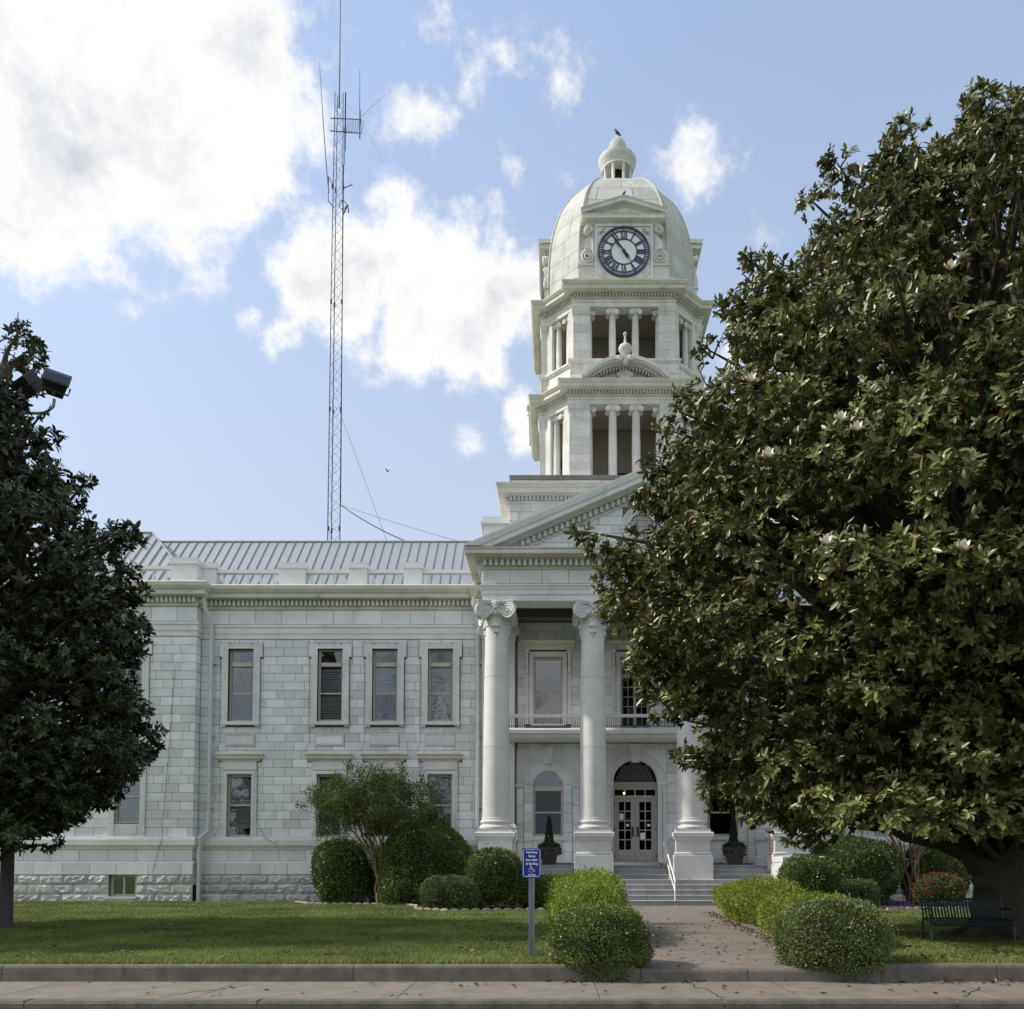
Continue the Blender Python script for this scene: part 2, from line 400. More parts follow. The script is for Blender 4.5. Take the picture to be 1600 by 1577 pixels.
def rock_block(x0, x1, z0, z1, y, mat, parent, rs, M=None):
    nx = max(4, int((x1-x0)/.11)); nz = 4; vs = []; fs = []
    for j in range(nz+1):
        for i in range(nx+1):
            e = (i in (0,nx)) or (j in (0,nz))
            d = 0 if e else rs.uniform(.025,.085)
            jx = 0 if e else rs.uniform(-.03,.03); jz = 0 if e else rs.uniform(-.025,.025)
            vs.append((x0+(x1-x0)*i/nx+jx, y-d, z0+(z1-z0)*j/nz+jz))
    for j in range(nz):
        for i in range(nx):
            a = j*(nx+1)+i; b = a+1; c = a+nx+2; d = a+nx+1
            fs += [(a,b,c),(a,c,d)] if rs.random() < .5 else [(a,b,d),(b,c,d)]
    n = len(vs)
    vs += [(x0,y+.05,z0),(x1,y+.05,z0),(x1,y+.05,z1),(x0,y+.05,z1)]
    fs += [(n,n+1)+tuple(range(nx,-1,-1)), tuple([n+3]+[nz*(nx+1)+i for i in range(nx+1)]+[n+2])[::1],
           tuple([n]+[j*(nx+1) for j in range(nz+1)]+[n+3]), tuple([n+1,n+2]+[j*(nx+1)+nx for j in range(nz,-1,-1)])]
    m = MB().add(vs, fs)
    if M is not None: m.xform(M)
    m.build('rock_faced_block', mat, parent, loc=(0,0,0))
def wall(x0, x1, z0, z1, y, th, holes, name='wall', mat=None, parent=None):
    """backing wall with rectangular openings"""
    xs = sorted({x0,x1,*[min(max(h[i],x0),x1) for h in holes for i in (0,1)]}); zs = sorted({z0,z1,*[min(max(h[i],z0),z1) for h in holes for i in (2,3)]})
    m = MB()
    for a, b in zip(xs[:-1], xs[1:]):
        run = None
        for c, d in zip(zs[:-1], zs[1:]):
            mx, mz = (a+b)/2, (c+d)/2
            solid = not any(h[0] < mx < h[1] and h[2] < mz < h[3] for h in holes)
            if solid: run = (run[0], d) if run else (c, d)
            if (not solid) and run: m.box(a, b, y, y+th, *run); run = None
        if run: m.box(a, b, y, y+th, *run)
    return m.build(name, mat or M_MORT, parent or ROOT)
def blinds(xc, wd, z0, z1, y, parent, pitch=.072):
    m = MB(); n = int((z1-z0)/pitch)
    for i in range(n):
        z = z0+i*pitch
        m.add([(xc-wd/2,y,z),(xc+wd/2,y,z),(xc+wd/2,y+.040,z+.050),(xc-wd/2,y+.040,z+.050)], [(0,1,2,3)])
    return m.build('blind', M_BLIND, parent, loc=(0,0,0))
def pane(x0, x1, z0, z1, y, parent, mat=None):
    MB().box(x0, x1, y, y+.008, z0, z1).build('pane', mat or M_GLASS, parent, loc=(0,0,0))
def bars(rects, y0, y1, name, mat, parent):
    m = MB()
    for r in rects: m.box(r[0], r[1], y0, y1, r[2], r[3])
    return m.build(name, mat, parent, loc=(0,0,0))

# ---- wing windows
def upper_window(xc, y, blind=None):
    wn_ = part('window'); g = .485
    # eared architrave
    o1, o2 = .885, .785
    m = MB()
    for k, (e, d) in enumerate(((0,.09),(-.09,.06),(-.17,.035))):
        a, b = o1+e, o2+e
        P_ = [(xc-b,7.80),(xc-b,10.52-e*.3),(xc-a,10.52-e*.3),(xc-a,11.06+e),(xc+a,11.06+e),(xc+a,10.52-e*.3),(xc+b,10.52-e*.3),(xc+b,7.80)]
        I_ = [(xc+g+.04,7.80),(xc+g+.04,10.86),(xc-g-.04,10.86),(xc-g-.04,7.80)]
        if k == 2: d = .10
        yy = y-d if k != 1 else y-.055
        # left, top, right members
        m.box(xc-b, xc-g-.04, yy, y+.02, 7.80, 10.52-e*.3); m.box(xc+g+.04, xc+b, yy, y+.02, 7.80, 10.52-e*.3)
        m.box(xc-a, xc+a, yy+.002, y+.02, 10.86, 11.06+e); m.box(xc-a, xc-g-.04, yy+.002, y+.02, 10.52-e*.3, 10.86); m.box(xc+g+.04, xc+a, yy+.002, y+.02, 10.52-e*.3, 10.86)
        if k == 0: pass
    m.build('architrave', M_TRIM, wn_, loc=(0,0,0))
    MB().box(xc-.82, xc+.82, y-.13, y+.05, 7.66, 7.80).box(xc-.80, xc-.62, y-.10, y+.03, 7.57, 7.658).box(xc+.62, xc+.80, y-.10, y+.03, 7.57, 7.658).build('sill', M_TRIM, wn_, loc=(0,0,0))
    # apron panel under the sill
    MB().box(xc-.60, xc+.60, y-.035, y+.02, 6.79, 7.22).build('apron_panel', M_TRIM, wn_, loc=(0,0,0))
    MB().box(xc-.53, xc+.53, y-.055, y+.0, 6.86, 7.15).build('apron_panel', M_WALL, wn_, loc=(0,0,0))
    yf = y+.10
    bars([(xc-g-.04,xc-g+.05,7.80,10.86),(xc+g-.05,xc+g+.04,7.80,10.86),(xc-g+.05,xc+g-.05,10.79,10.86),(xc-g+.05,xc+g-.05,7.80,7.90)], yf, yf+.10, 'frame', M_FRAME, wn_)
    bars([(xc-g+.05,xc+g-.05,10.14,10.30)], yf-.04, yf+.08, 'transom_bar', M_FRAME, wn_)
    bars([(xc-g+.05,xc+g-.05,8.97,9.04)], yf+.02, yf+.07, 'meeting_rail', M_FRAME, wn_)
    pane(xc-g+.05, xc+g-.05, 10.30, 10.79, yf+.05, wn_); pane(xc-g+.05, xc+g-.05, 9.04, 10.14, yf+.05, wn_); pane(xc-g+.05, xc+g-.05, 7.90, 8.97, yf+.035, wn_)
    if blind: blinds(xc, .86, blind, 10.12, yf+.14, wn_)
def lower_window(xc, y, blind=None):
    wn_ = part('window'); g = .485
    m = MB(); m.box(xc-.72, xc-g-.03, y-.06, y+.02, 2.99, 5.60); m.box(xc+g+.03, xc+.72, y-.06, y+.02, 2.99, 5.60); m.box(xc-.72, xc+.72, y-.062, y+.02, 5.60, 5.75)
    m.box(xc-.62, xc-g-.03, y-.085, y-.055, 2.99, 5.60); m.box(xc+g+.03, xc+.62, y-.085, y-.055, 2.99, 5.60); m.box(xc-.62, xc+.62, y-.087, y-.055, 5.602, 5.68)
    m.build('architrave', M_TRIM, wn_, loc=(0,0,0))
    MB().box(xc-.70, xc+.70, y-.05, y+.02, 5.78, 6.15).build('frieze_panel', M_TRIM, wn_, loc=(0,0,0))
    MB().ring([(xc-.78,y),(xc+.78,y)], [(.0,6.13),(.06,6.13),(.09,6.22),(.16,6.25),(.16,6.33),(.21,6.40),(.21,6.45),(0,6.55)], closed=False).ring([(xc-.78,y+.3),(xc-.78,y),(xc+.78,y),(xc+.78,y+.3)], [(0,6.14),(.05,6.14),(.08,6.22),(.15,6.25),(.15,6.33),(.2,6.40),(.2,6.45),(0,6.545)], closed=False).build('hood', M_CORN, wn_, loc=(0,0,0))
    yf = y+.10
    bars([(xc-g-.03,xc-g+.05,2.99,5.60),(xc+g-.05,xc+g+.03,2.99,5.60),(xc-g+.05,xc+g-.05,5.50,5.60),(xc-g+.05,xc+g-.05,2.99,3.08)], yf, yf+.10, 'frame', M_FRAME, wn_)
    bars([(xc-g+.05,xc+g-.05,4.28,4.35)], yf+.02, yf+.07, 'meeting_rail', M_FRAME, wn_)
    pane(xc-g+.05, xc+g-.05, 4.35, 5.50, yf+.05, wn_); pane(xc-g+.05, xc+g-.05, 3.08, 4.28, yf+.035, wn_)
    if blind: blinds(xc, .86, blind, 5.48, yf+.14, wn_)

UPH = lambda x: (x-.53, x+.53, 7.80, 10.88)
LOH = lambda x: (x-.52, x+.52, 2.99, 5.62)
def frame_holes(x): return [(x-.80,x+.80,7.57,10.6),(x-.9,x+.9,10.45,11.07),(x-.70,x+.70,2.99,6.13),(x-.9,x+.9,6.10,6.50),(x-.61,x+.61,6.78,7.23)]
Z_BELT0, Z_BELT1 = 2.46, 2.99
def base_courses(m, pts):
    """belt course and water table swept along a plan line (viewer on the right-hand side)"""
    m.ring(pts, [(-.05,Z_BELT0),(.03,Z_BELT0),(.03,2.50),(.07,2.58),(.13,2.64),(.13,2.86),(.10,2.99),(-.05,2.99)], closed=False)
def entab(m, mc, md, pts, s=1.0, z=0.0):
    m.ring(pts, [(-.05,11.28+z),(.03,11.28+z),(.03,11.50+z),(.055,11.50+z),(.055,11.74+z),(.09,11.76+z),(.09,11.86+z),(.0,11.90+z),(-.05,11.90+z)], closed=False)
    mc.ring(pts, [(-.05,12.52+z),(.05,12.52+z),(.08,12.60+z),(.04,12.64+z),(.04,12.89+z),(.30,12.90+z),(.44,12.92+z),(.44,13.08+z),(.50,13.12+z),(.58,13.24+z),(.60,13.38+z),(.56,13.42+z),(-.05,13.50+z)], closed=False)
    md.dentils(pts, .03, .20, 12.67+z, 12.87+z, .10, .085, closed=False)

def wing(sign):
    mx = lambda x: x if sign < 0 else 2*XA-x
    xs = sorted([mx(-14.75), mx(-2.97)]); x0, x1 = xs
    bays = [mx(x) for x in (-13.05,-9.33,-7.04,-4.72)]
    holes = [UPH(b) for b in bays]+[LOH(b) for b in bays]
    wl = wall(x0-(.2 if sign < 0 else 0), x1+(.2 if sign > 0 else 0), .2, 13.0, YW+.012, .30, holes, 'wing_wall')
    wl2 = wl
    MB().box(x0, x1, YW+.9, YW+1.0, .3, 12.9).build('shade_panel', M_DARK, ROOT)  # black panel standing for the unlit rooms behind the glass
    fh = sum([frame_holes(b) for b in bays], [])
    if sign < 0:
        ashlar(wl, x0, x1, Z_BELT1, 11.27, YW, .36, .78, fh, M_WALL, 3)
        ashlar(wl, x0, x1, 11.91, 12.51, YW, .7, 1.08, [], M_WALL, 5)
    else:
        # hidden behind the magnolia except in gaps: larger plain slabs
        ashlar(wl, x0, x1, Z_BELT1, 11.27, YW, .72, 2.2, fh, M_WALL, 3)
        ashlar(wl, x0, x1, 11.91, 12.51, YW, .7, 2.2, [], M_WALL, 5)
    m = MB(); base_courses(m, [(x0,YW),(x1,YW)]); m.build('belt_course', M_TRIM, ROOT)
    ashlar(wl, x0, x1, 1.98, 2.45, YW-.01, .5, 1.15, [], M_WALL, 6)
    MB().ring([(x0,YW),(x1,YW)], [(-.05,1.90),(.10,1.90),(.02,1.975),(-.05,1.975)], closed=False).build('water_table', M_TRIM, ROOT)
    ashlar(wl, x0, x1, 1.43, 1.90, YW-.10, .5, 1.3, [], M_WALL, 7, depth=.11)
    ashlar(wl, x0, x1, .26, 1.43, YW-.06, .37, .95, [], M_ROCK, 8, rock=True)
    m, mc, md = MB(), MB(), MB(); entab(m, mc, md, [(x0,YW),(x1,YW)])
    m.build('architrave_band', M_TRIM, ROOT); mc.build('cornice', M_CORN, ROOT); md.build('dentil_row', M_TRIM, ROOT)['kind'] = 'stuff'
    bl = [None, 7.92, 9.1, 7.92] if sign < 0 else [None]*4
    bl2 = [3.35, 3.1, 3.1, 3.1] if sign < 0 else [None]*4
    for b, u, l in zip(bays, bl, bl2):
        upper_window(b, YW, u); lower_window(b, YW, l)
    # parapet
    par = part('parapet'); yp = YW+.12
    peds = [(-11.61,-10.48),(-8.63,-7.88),(-6.33,-5.55)]
    segs = [(-14.3,-11.61),(-10.48,-8.63),(-7.88,-6.33),(-5.55,-3.3)]
    for a, b in peds:
        a, b = sorted((mx(a), mx(b)))
        MB().box(a, b, yp, yp+.5, 13.46, 14.34).box(a-.05, b+.05, yp-.05, yp+.55, 14.34, 14.42).box(a-.02, b+.02, yp-.02, yp+.52, 14.42, 14.60).build('parapet_pier', M_PARAP, par, loc=(0,0,0))
    bal = MB().lathe([(.055,13.64),(.055,13.68),(.03,13.71),(.07,13.82),(.075,13.88),(.035,14.05),(.03,14.12),(.055,14.15),(.055,14.18)], seg=10).mesh('baluster', M_PARAP, True)
    for a, b in segs:
        a, b = sorted((mx(a), mx(b)))
        MB().box(a, b, yp+.12, yp+.36, 13.46, 13.64).build('bottom_rail', M_PARAP, par, loc=(0,0,0))
        MB().box(a, b, yp+.10, yp+.38, 14.18, 14.32).build('top_rail', M_PARAP, par, loc=(0,0,0))
        n = max(2, round((b-a)/.5))
        for i in range(n): link('baluster', bal, par, (a+(b-a)*(i+.5)/n, yp+.24, 0))
    # standing seam roof
    rf = part('roof'); e0, e1 = (36.9, 13.6), (40.0, 17.02)
    xa, xb = sorted((mx(-20.5), mx(-2.5)))
    MB().add([(xa,e0[0],e0[1]-.03),(xb,e0[0],e0[1]-.03),(xb,e1[0],e1[1]-.03),(xa,e1[0],e1[1]-.03),(xb,e1[0]+4,13.4),(xa,e1[0]+4,13.4)], [(0,1,2,3),(3,2,4,5)]).build('roof_deck', M_ROOF, rf, loc=(0,0,0))
    n = 43 if sign < 0 else 15; st = (xb-xa)/n
    pm = MB().add([(0,e0[0],e0[1]),(st-.018,e0[0],e0[1]),(st-.018,e1[0],e1[1]),(0,e1[0],e1[1]),
                   (0,e0[0]-.02,e0[1]+.045),(0,e1[0]-.02,e1[1]+.045),(-.018,e0[0],e0[1]+.0),(-.018,e1[0],e1[1]+.0),(-.018,e0[0]-.02,e0[1]+.045),(-.018,e1[0]-.02,e1[1]+.045)], [(0,1,2,3),(0,3,5,4),(4,5,9,8),(8,9,7,6)]).mesh('roof_panel', M_ROOF)
    for i in range(n): link('roof_panel', pm, rf, (xa+i*st, 0, 0))
    MB().tube([(xa,e1[0],e1[1]+.02),(xb,e1[0],e1[1]+.02)], .06).build('ridge_cap', M_ROOF, rf, loc=(0,0,0))
wing(-1); wing(1)

# ---- end pavilion on the left
def pavilion():
    x1 = -14.75; x0 = -28.5; bays = (-17.45,-21.2,-24.9)
    holes = [(b-.53,b+.53,7.8,10.88) for b in bays]+[(b-.53,b+.53,3.55,5.7) for b in bays]+[(-18.1,-17.02,.55,1.43)]
    wl = wall(x0, x1-.012, .2, 13.0, YP+.012, .30, holes, 'pavilion_wall')
    MB().box(x0, x1-.4, YP+.9, YP+1.0, .3, 12.9).build('shade_panel', M_DARK, ROOT)
    MB().box(x1-.6, x1-.012, YP+.014, YW+.36, .2, 13.0).build('pavilion_return', M_MORT, ROOT)
    fh = sum([[(b-.80,b+.80,7.57,10.6),(b-.9,b+.9,10.45,11.07),(b-.74,b+.74,2.99,6.13),(b-.9,b+.9,6.1,6.5),(b-.61,b+.61,6.78,7.23)] for b in bays], [])
    ashlar(wl, -20.4, x1, Z_BELT1, 11.27, YP, .36, .78, [h for h in fh if h[1] > -20.4], M_WALL, 13)
    ashlar(wl, x0, -20.4, Z_BELT1, 11.27, YP, .72, 1.9, fh, M_WALL, 14)
    ashlar(wl, x0, x1, 11.91, 12.51, YP, .7, 1.3, [], M_WALL, 15)
    MR = Matrix.Translation((x1, YP, 0)) @ Matrix.Rotation(R(90), 4, 'Z')
    ashlar(wl, 0.02, YW-YP, Z_BELT1, 11.27, 0, .36, .6, [], M_WALL, 16, M=MR)
    ashlar(wl, 0.02, YW-YP, 1.0, 2.45, 0, .37, .6, [], M_WALL, 17, M=MR)
    ashlar(wl, 0.02, YW-YP, 11.91, 12.51, 0, .7, .6, [], M_WALL, 18, M=MR)
    pts = [(x0,YP),(x1,YP),(x1,YW-.1)]
    m = MB(); base_courses(m, pts); m.build('belt_course', M_TRIM, ROOT)
    ashlar(wl, x0, x1, 1.98, 2.45, YP-.01, .5, 1.15, [], M_WALL, 19)
    MB().ring(pts, [(-.05,1.90),(.10,1.90),(.02,1.975),(-.05,1.975)], closed=False).build('water_table', M_TRIM, ROOT)
    bh = [(-18.12,-17.0,.5,1.44)]
    ashlar(wl, x0, x1+.05, 1.43, 1.90, YP-.10, .5, 1.2, [], M_WALL, 20, depth=.11)
    ashlar(wl, x0, x1+.05, .26, 1.43, YP-.06, .39, .95, bh, M_ROCK, 21, rock=True)
    m, mc, md = MB(), MB(), MB(); entab(m, mc, md, [(x0,YP),(x1,YP),(x1,YW+.3)])
    m.build('architrave_band', M_TRIM, ROOT); mc.build('cornice', M_CORN, ROOT); md.build('dentil_row', M_TRIM, ROOT)['kind'] = 'stuff'
    for b in bays:
        upper_window(b, YP, None)
        wn_ = part('window')
        m = MB(); m.box(b-.74,b-.53,YP-.07,YP+.02,2.99,5.7).box(b+.53,b+.74,YP-.07,YP+.02,2.99,5.7).box(b-.74,b+.74,YP-.072,YP+.02,5.7,5.86); m.build('architrave', M_TRIM, wn_, loc=(0,0,0))
        MB().box(b-.53,b+.53,YP-.02,YP+.1,2.99,3.5).box(b-.40,b+.40,YP-.05,YP-.018,3.08,3.42).build('apron_panel', M_TRIM, wn_, loc=(0,0,0))
        bars([(b-.53,b-.45,3.55,5.7),(b+.45,b+.53,3.55,5.7),(b-.45,b+.45,5.6,5.7),(b-.45,b+.45,3.5,3.62),(b-.45,b+.45,4.6,4.67)], YP+.08, YP+.18, 'frame', M_FRAME, wn_)
        pane(b-.45,b+.45,3.62,4.6,YP+.13,wn_); pane(b-.45,b+.45,4.67,5.6,YP+.14,wn_); blinds(b,.86,3.65,5.6,YP+.24,wn_)
    bw = part('basement_window')
    MB().box(-18.2,-16.95,YP-.14,YP+.05,.45,.55).build('sill', M_TRIM, bw, loc=(0,0,0))
    bars([(-18.1,-18.0,.55,1.43),(-17.12,-17.02,.55,1.43),(-18.0,-17.12,1.36,1.43),(-18.0,-17.12,.55,.64),(-17.60,-17.52,.64,1.36)], YP+.10, YP+.16, 'frame', M_FRAME, bw)
    pane(-18.0,-17.60,.64,1.36,YP+.13,bw); pane(-17.52,-17.12,.64,1.36,YP+.13,bw)
    par = part('parapet'); yp = YP+.12
    for a, b in ((-15.95,-14.85),(-20.6,-19.6),(-25,-24)):
        MB().box(a, b, yp, yp+.5, 13.46, 14.34).box(a-.05, b+.05, yp-.05, yp+.55, 14.34, 14.42).box(a-.02, b+.02, yp-.02, yp+.52, 14.42, 14.62).build('parapet_pier', M_PARAP, par, loc=(0,0,0))
    MB().box(-14.85,-14.25,YW+.12,YW+.62,13.46,14.34).box(-14.85,-14.2,YW+.07,YW+.67,14.34,14.42).box(-14.85,-14.23,YW+.1,YW+.64,14.42,14.6).build('parapet_pier', M_PARAP, par, loc=(0,0,0))
    bal = bpy.data.meshes['baluster']
    for a, b in ((-19.6,-15.95),(-24,-20.6)):
        MB().box(a, b, yp+.12, yp+.36, 13.46, 13.64).build('bottom_rail', M_PARAP, par, loc=(0,0,0))
        MB().box(a, b, yp+.10, yp+.38, 14.18, 14.32).build('top_rail', M_PARAP, par, loc=(0,0,0))
        n = round((b-a)/.52)
        for i in range(n): link('baluster', bal, par, (a+(b-a)*(i+.5)/n, yp+.24, 0))
    # hipped metal roof
    rf = part('roof'); A = [(-27.5,36.2,13.6),(-15.2,36.2,13.6),(-15.2,46,13.6),(-27.5,46,13.6)]; RA, RB = (-24.2,39.6,17.3), (-18.7,39.6,17.3)
    MB().add(A+[RA,RB,(-18.7,43,17.3),(-24.2,43,17.3)], [(0,1,5,4),(1,2,6,5),(2,3,7,6),(3,0,4,7),(4,5,6,7)]).build('roof_deck', M_ROOF, rf, loc=(0,0,0))
    n = 28
    for i in range(n+1):
        x = -27.3+i*.43
        t = min(1, (x+27.5)/3.3, (-15.2-x)/3.5)
        if t <= .03: continue
        y1, z1 = 36.2+3.4*t, 13.6+3.7*t
        MB().add([(x-.02,36.2,13.6),(x+.02,36.2,13.6),(x+.02,y1,z1),(x-.02,y1,z1),(x,36.17,13.66),(x,y1-.03,z1+.06)], [(0,4,5,3),(4,1,2,5)]).build('standing_seam', M_ROOF, rf, loc=(0,0,0))
    MB().tube([(-15.2,36.2,13.62),(-18.7,39.6,17.32),(-24.2,39.6,17.32)], .06).build('ridge_cap', M_ROOF, rf, loc=(0,0,0))
pavilion()

# ---- downspouts
def downspout(pts, head):
    d = part('downspout')
    MB().tube(pts, .085, 10).build('pipe', M_PIPE, d, smooth=True, loc=(0,0,0))
    x, y, z = head
    MB().add([(x-.09,y-.09,z-.32),(x+.09,y-.09,z-.32),(x+.09,y+.09,z-.32),(x-.09,y+.09,z-.32),(x-.2,y-.2,z),(x+.2,y-.2,z),(x+.2,y+.2,z),(x-.2,y+.2,z)], [(0,3,2,1),(4,5,6,7),(0,1,5,4),(1,2,6,5),(2,3,7,6),(3,0,4,7)]).build('rain_head', M_CORN, d, loc=(0,0,0))
    for z in (4.2, 7.2, 10.2): MB().box(x+.1,x+.34,YW-.22,YW,z,z+.05).build('bracket', M_PIPE, d, loc=(0,0,0))
downspout([(-14.45,35.2,13.0),(-14.42,35.25,12.5),(-14.28,35.55,12.0),(-14.26,35.62,11.6),(-14.25,35.62,3.35),(-14.27,35.6,3.2),(-14.5,35.42,2.95),(-14.52,35.40,2.8),(-14.52,35.40,.3)], (-14.45,35.2,13.2))
downspout([(-3.3,35.2,13.0),(-3.3,35.25,12.6),(-3.2,35.5,12.1),(-3.15,35.6,11.7),(-3.15,35.62,2.9)], (-3.3,35.2,13.2))

# ---- portico -----------------------------------------------------
CX = [XA-5.57, XA-1.86, XA+1.86, XA+5.57]
def arc(xc, zc, r, a0, a1, n): return [(xc+r*math.cos(a0+(a1-a0)*i/n), zc+r*math.sin(a0+(a1-a0)*i/n)) for i in range(n+1)]
def arch_ring(m, xc, zs, r0, r1, y0, y1, n=24):
    po = arc(xc, zs, r1, 0, math.pi, n); pi = arc(xc, zs, r0, math.pi, 0, n)
    for i in range(n):
        a, b = po[i], po[i+1]; c, d = pi[n-1-i], pi[n-i]
        m.prism([a, b, c, d][::1], y0, y1)
    return m
# back wall of the porch with three arched openings and three doors/windows above
LOC = [XA-3.60, XA, XA+3.60]
hl = [(LOC[0]-.62,LOC[0]+.62,3.0,5.82),(LOC[1]-.92,LOC[1]+.92,1.9,6.10),(LOC[2]-.62,LOC[2]+.62,3.0,5.82)]
hu = [(x-.6,x+.6,7.3 if i == 1 else 7.65,10.45) for i, x in enumerate(LOC)]
pw = wall(-2.97, 2*XA+2.97, .3, 12.2, YB+.012, .35, hl+hu, 'porch_wall')
MB().box(-2.9, 2*XA+2.9, YB+1.6, YB+1.7, .3, 12.2).build('shade_panel', M_DARK, ROOT)
fh = [(LOC[0]-1.30,LOC[0]+1.30,5.15,6.62),(LOC[2]-1.30,LOC[2]+1.30,5.15,6.62),(LOC[0]-1.3,LOC[0]+1.3,2.0,5.2),(LOC[2]-1.3,LOC[2]+1.3,2.0,5.2),(LOC[1]-1.28,LOC[1]+1.28,1.8,6.6)]
fh += [(x-.95,x+.95,7.4,11.0) for x in LOC]+[(CX[0]-.8,CX[0]+.7,1.8,12),(CX[3]-.7,CX[3]+.8,1.8,12)]
ashlar(pw, CX[0]-.2, CX[3]+.2, 1.9, 6.85, YB, .40, .80, fh, M_WALL, 31)
ashlar(pw, CX[0]-.2, CX[3]+.2, 7.3, 11.9, YB, .40, .80, fh, M_WALL, 32)
def spandrel(xc, zs, r, ztop, hw, y, th, name, mat, parent):
    n = 20; m = MB(); po = arc(xc, zs, r, 0, math.pi, n)
    for i in range(n):
        a, b = po[i], po[i+1]
        m.prism([a, (a[0],ztop), (b[0],ztop), b], y, y+th)
    if hw > r+.001: m.box(xc-hw, xc-r, y, y+th, zs, ztop).box(xc+r, xc+hw, y, y+th, zs, ztop)
    return m.build(name, mat, parent, loc=(0,0,0))
for x in (LOC[0], LOC[2]):
    aw = part('arched_window'); zs = 5.17
    # niche wall in stone blocks and arch mouldings
    m = MB(); arch_ring(m, x, zs, 1.02, 1.30, YB-.05, YB+.02); arch_ring(m, x, zs, 1.20, 1.28, YB-.08, YB-.048); arch_ring(m, x, zs, 1.02, 1.08, YB-.07, YB-.048)
    m.build('archivolt', M_TRIM, aw, loc=(0,0,0))
    spandrel(x, zs, .53, 6.19, .3, YB-.004, .03, 'arch_face', M_TRIM, aw)
    m = MB(); n = 24; po = arc(x, zs, 1.02, 0, math.pi, n); pi = arc(x, zs, .60, 0, math.pi, n)
    for i in range(n): m.prism([po[i], po[i+1], pi[i+1], pi[i]], YB-.015, YB+.012)
    m.build('arch_surround', M_WALL, aw, loc=(0,0,0))
    MB().box(x-1.34,x-1.0,YB-.09,YB+.01,5.03,5.17).box(x+1.0,x+1.34,YB-.09,YB+.01,5.03,5.17).build('impost', M_TRIM, aw, loc=(0,0,0))
    MB().prism([(x-.14,5.98),(x+.14,5.98),(x+.22,6.72),(x-.22,6.72)], YB-.16, YB+.01).build('keystone', M_TRIM, aw, loc=(0,0,0))
    ashlar(aw, x-1.0, x-.62, 1.98, 5.165, YB+.0, .40, .40, [], M_WALL, 40); ashlar(aw, x+.62, x+1.0, 1.98, 5.165, YB+.0, .40, .40, [], M_WALL, 41)
    ashlar(aw, x-1.30, x-1.01, 1.98, 5.03, YB-.03, .80, .40, [], M_WALL, 42, depth=.06); ashlar(aw, x+1.01, x+1.30, 1.98, 5.03, YB-.03, .80, .40, [], M_WALL, 43, depth=.06)
    spandrel(x, zs, 1.28, 6.62, 1.30, YB-.002, .04, 'spandrel', M_WALL, aw)
    MB().box(x-.72,x+.72,YB-.10,YB+.1,2.86,3.0).build('sill', M_TRIM, aw, loc=(0,0,0))
    MB().box(x-.62,x+.62,YB-.02,YB+.03,1.95,2.86).box(x-.5,x+.5,YB-.05,YB-.018,2.08,2.72).build('apron_panel', M_TRIM, aw, loc=(0,0,0))
    yf = YB+.06; m = MB()
    m.box(x-.62,x-.53,yf,yf+.1,3.0,zs).box(x+.53,x+.62,yf,yf+.1,3.0,zs).box(x-.53,x+.53,yf,yf+.1,3.0,3.1); m.box(x-.62,x+.62,yf-.04,yf+.1,4.88,5.06)
    arch_ring(m, x, zs, .53, .63, yf, yf+.1); m.box(x-.53,x+.53,yf+.02,yf+.08,3.96,4.02); m.build('frame', M_FRAME, aw, loc=(0,0,0))
    spandrel(x, zs, .62, 5.83, .63, yf+.02, .1, 'head_fill', M_TRIM, aw)
    pane(x-.53,x+.53,3.1,3.96,yf+.05,aw,M_GLASSD); pane(x-.53,x+.53,4.02,4.88,yf+.06,aw,M_GLASSD)
    MB().prism([(x-.53,5.06),(x+.53,5.06)]+arc(x,zs,.53,0,math.pi,20), yf+.05, yf+.058).build('pane', M_GLASS, aw, loc=(0,0,0))
# entrance
en = part('entrance'); x = XA; zs = 5.25
m = MB(); arch_ring(m, x, zs, .98, 1.28, YB-.06, YB+.02); arch_ring(m, x, zs, 1.18, 1.26, YB-.09, YB-.058); arch_ring(m, x, zs, .90, .985, YB-.03, YB+.3); m.build('archivolt', M_TRIM, en, loc=(0,0,0))
MB().box(x-1.34,x-.9,YB-.10,YB+.01,5.11,5.25).box(x+.9,x+1.34,YB-.10,YB+.01,5.11,5.25).build('impost', M_TRIM, en, loc=(0,0,0))
MB().prism([(x-.15,6.05),(x+.15,6.05),(x+.24,6.80),(x-.24,6.80)], YB-.18, YB+.01).build('keystone', M_TRIM, en, loc=(0,0,0))
MB().box(x-1.28,x-.92,YB-.05,YB+.02,1.9,5.11).box(x+.92,x+1.28,YB-.05,YB+.02,1.9,5.11).build('jamb', M_TRIM, en, loc=(0,0,0))
spandrel(x, zs, .9, 6.16, .92, YB+.1, .1, 'head_fill', M_TRIM, en)
spandrel(x, zs, 1.26, 6.60, 1.28, YB-.002, .04, 'spandrel', M_WALL, en)
yd = YB+.18
MB().box(x-.92,x+.92,yd-.06,yd+.1,5.04,5.25).box(x-.92,x+.92,yd-.09,yd-.058,5.16,5.22).build('transom_beam', M_DOORP, en, loc=(0,0,0))
bars([(x-.92,x-.84,1.95,5.04),(x+.84,x+.92,1.95,5.04),(x-.84,x+.84,4.58,4.70),(x-.84,x+.84,4.94,5.04)]+[(x-.84+.42*k-.02,x-.84+.42*k+.02,4.70,4.94) for k in (1,2,3)], yd-.02, yd+.08, 'frame', M_DOORP, en)
for k in range(4): pane(x-.84+.42*k+.03, x-.84+.42*(k+1)-.03, 4.70, 4.94, yd+.03, en, M_GLASSD)
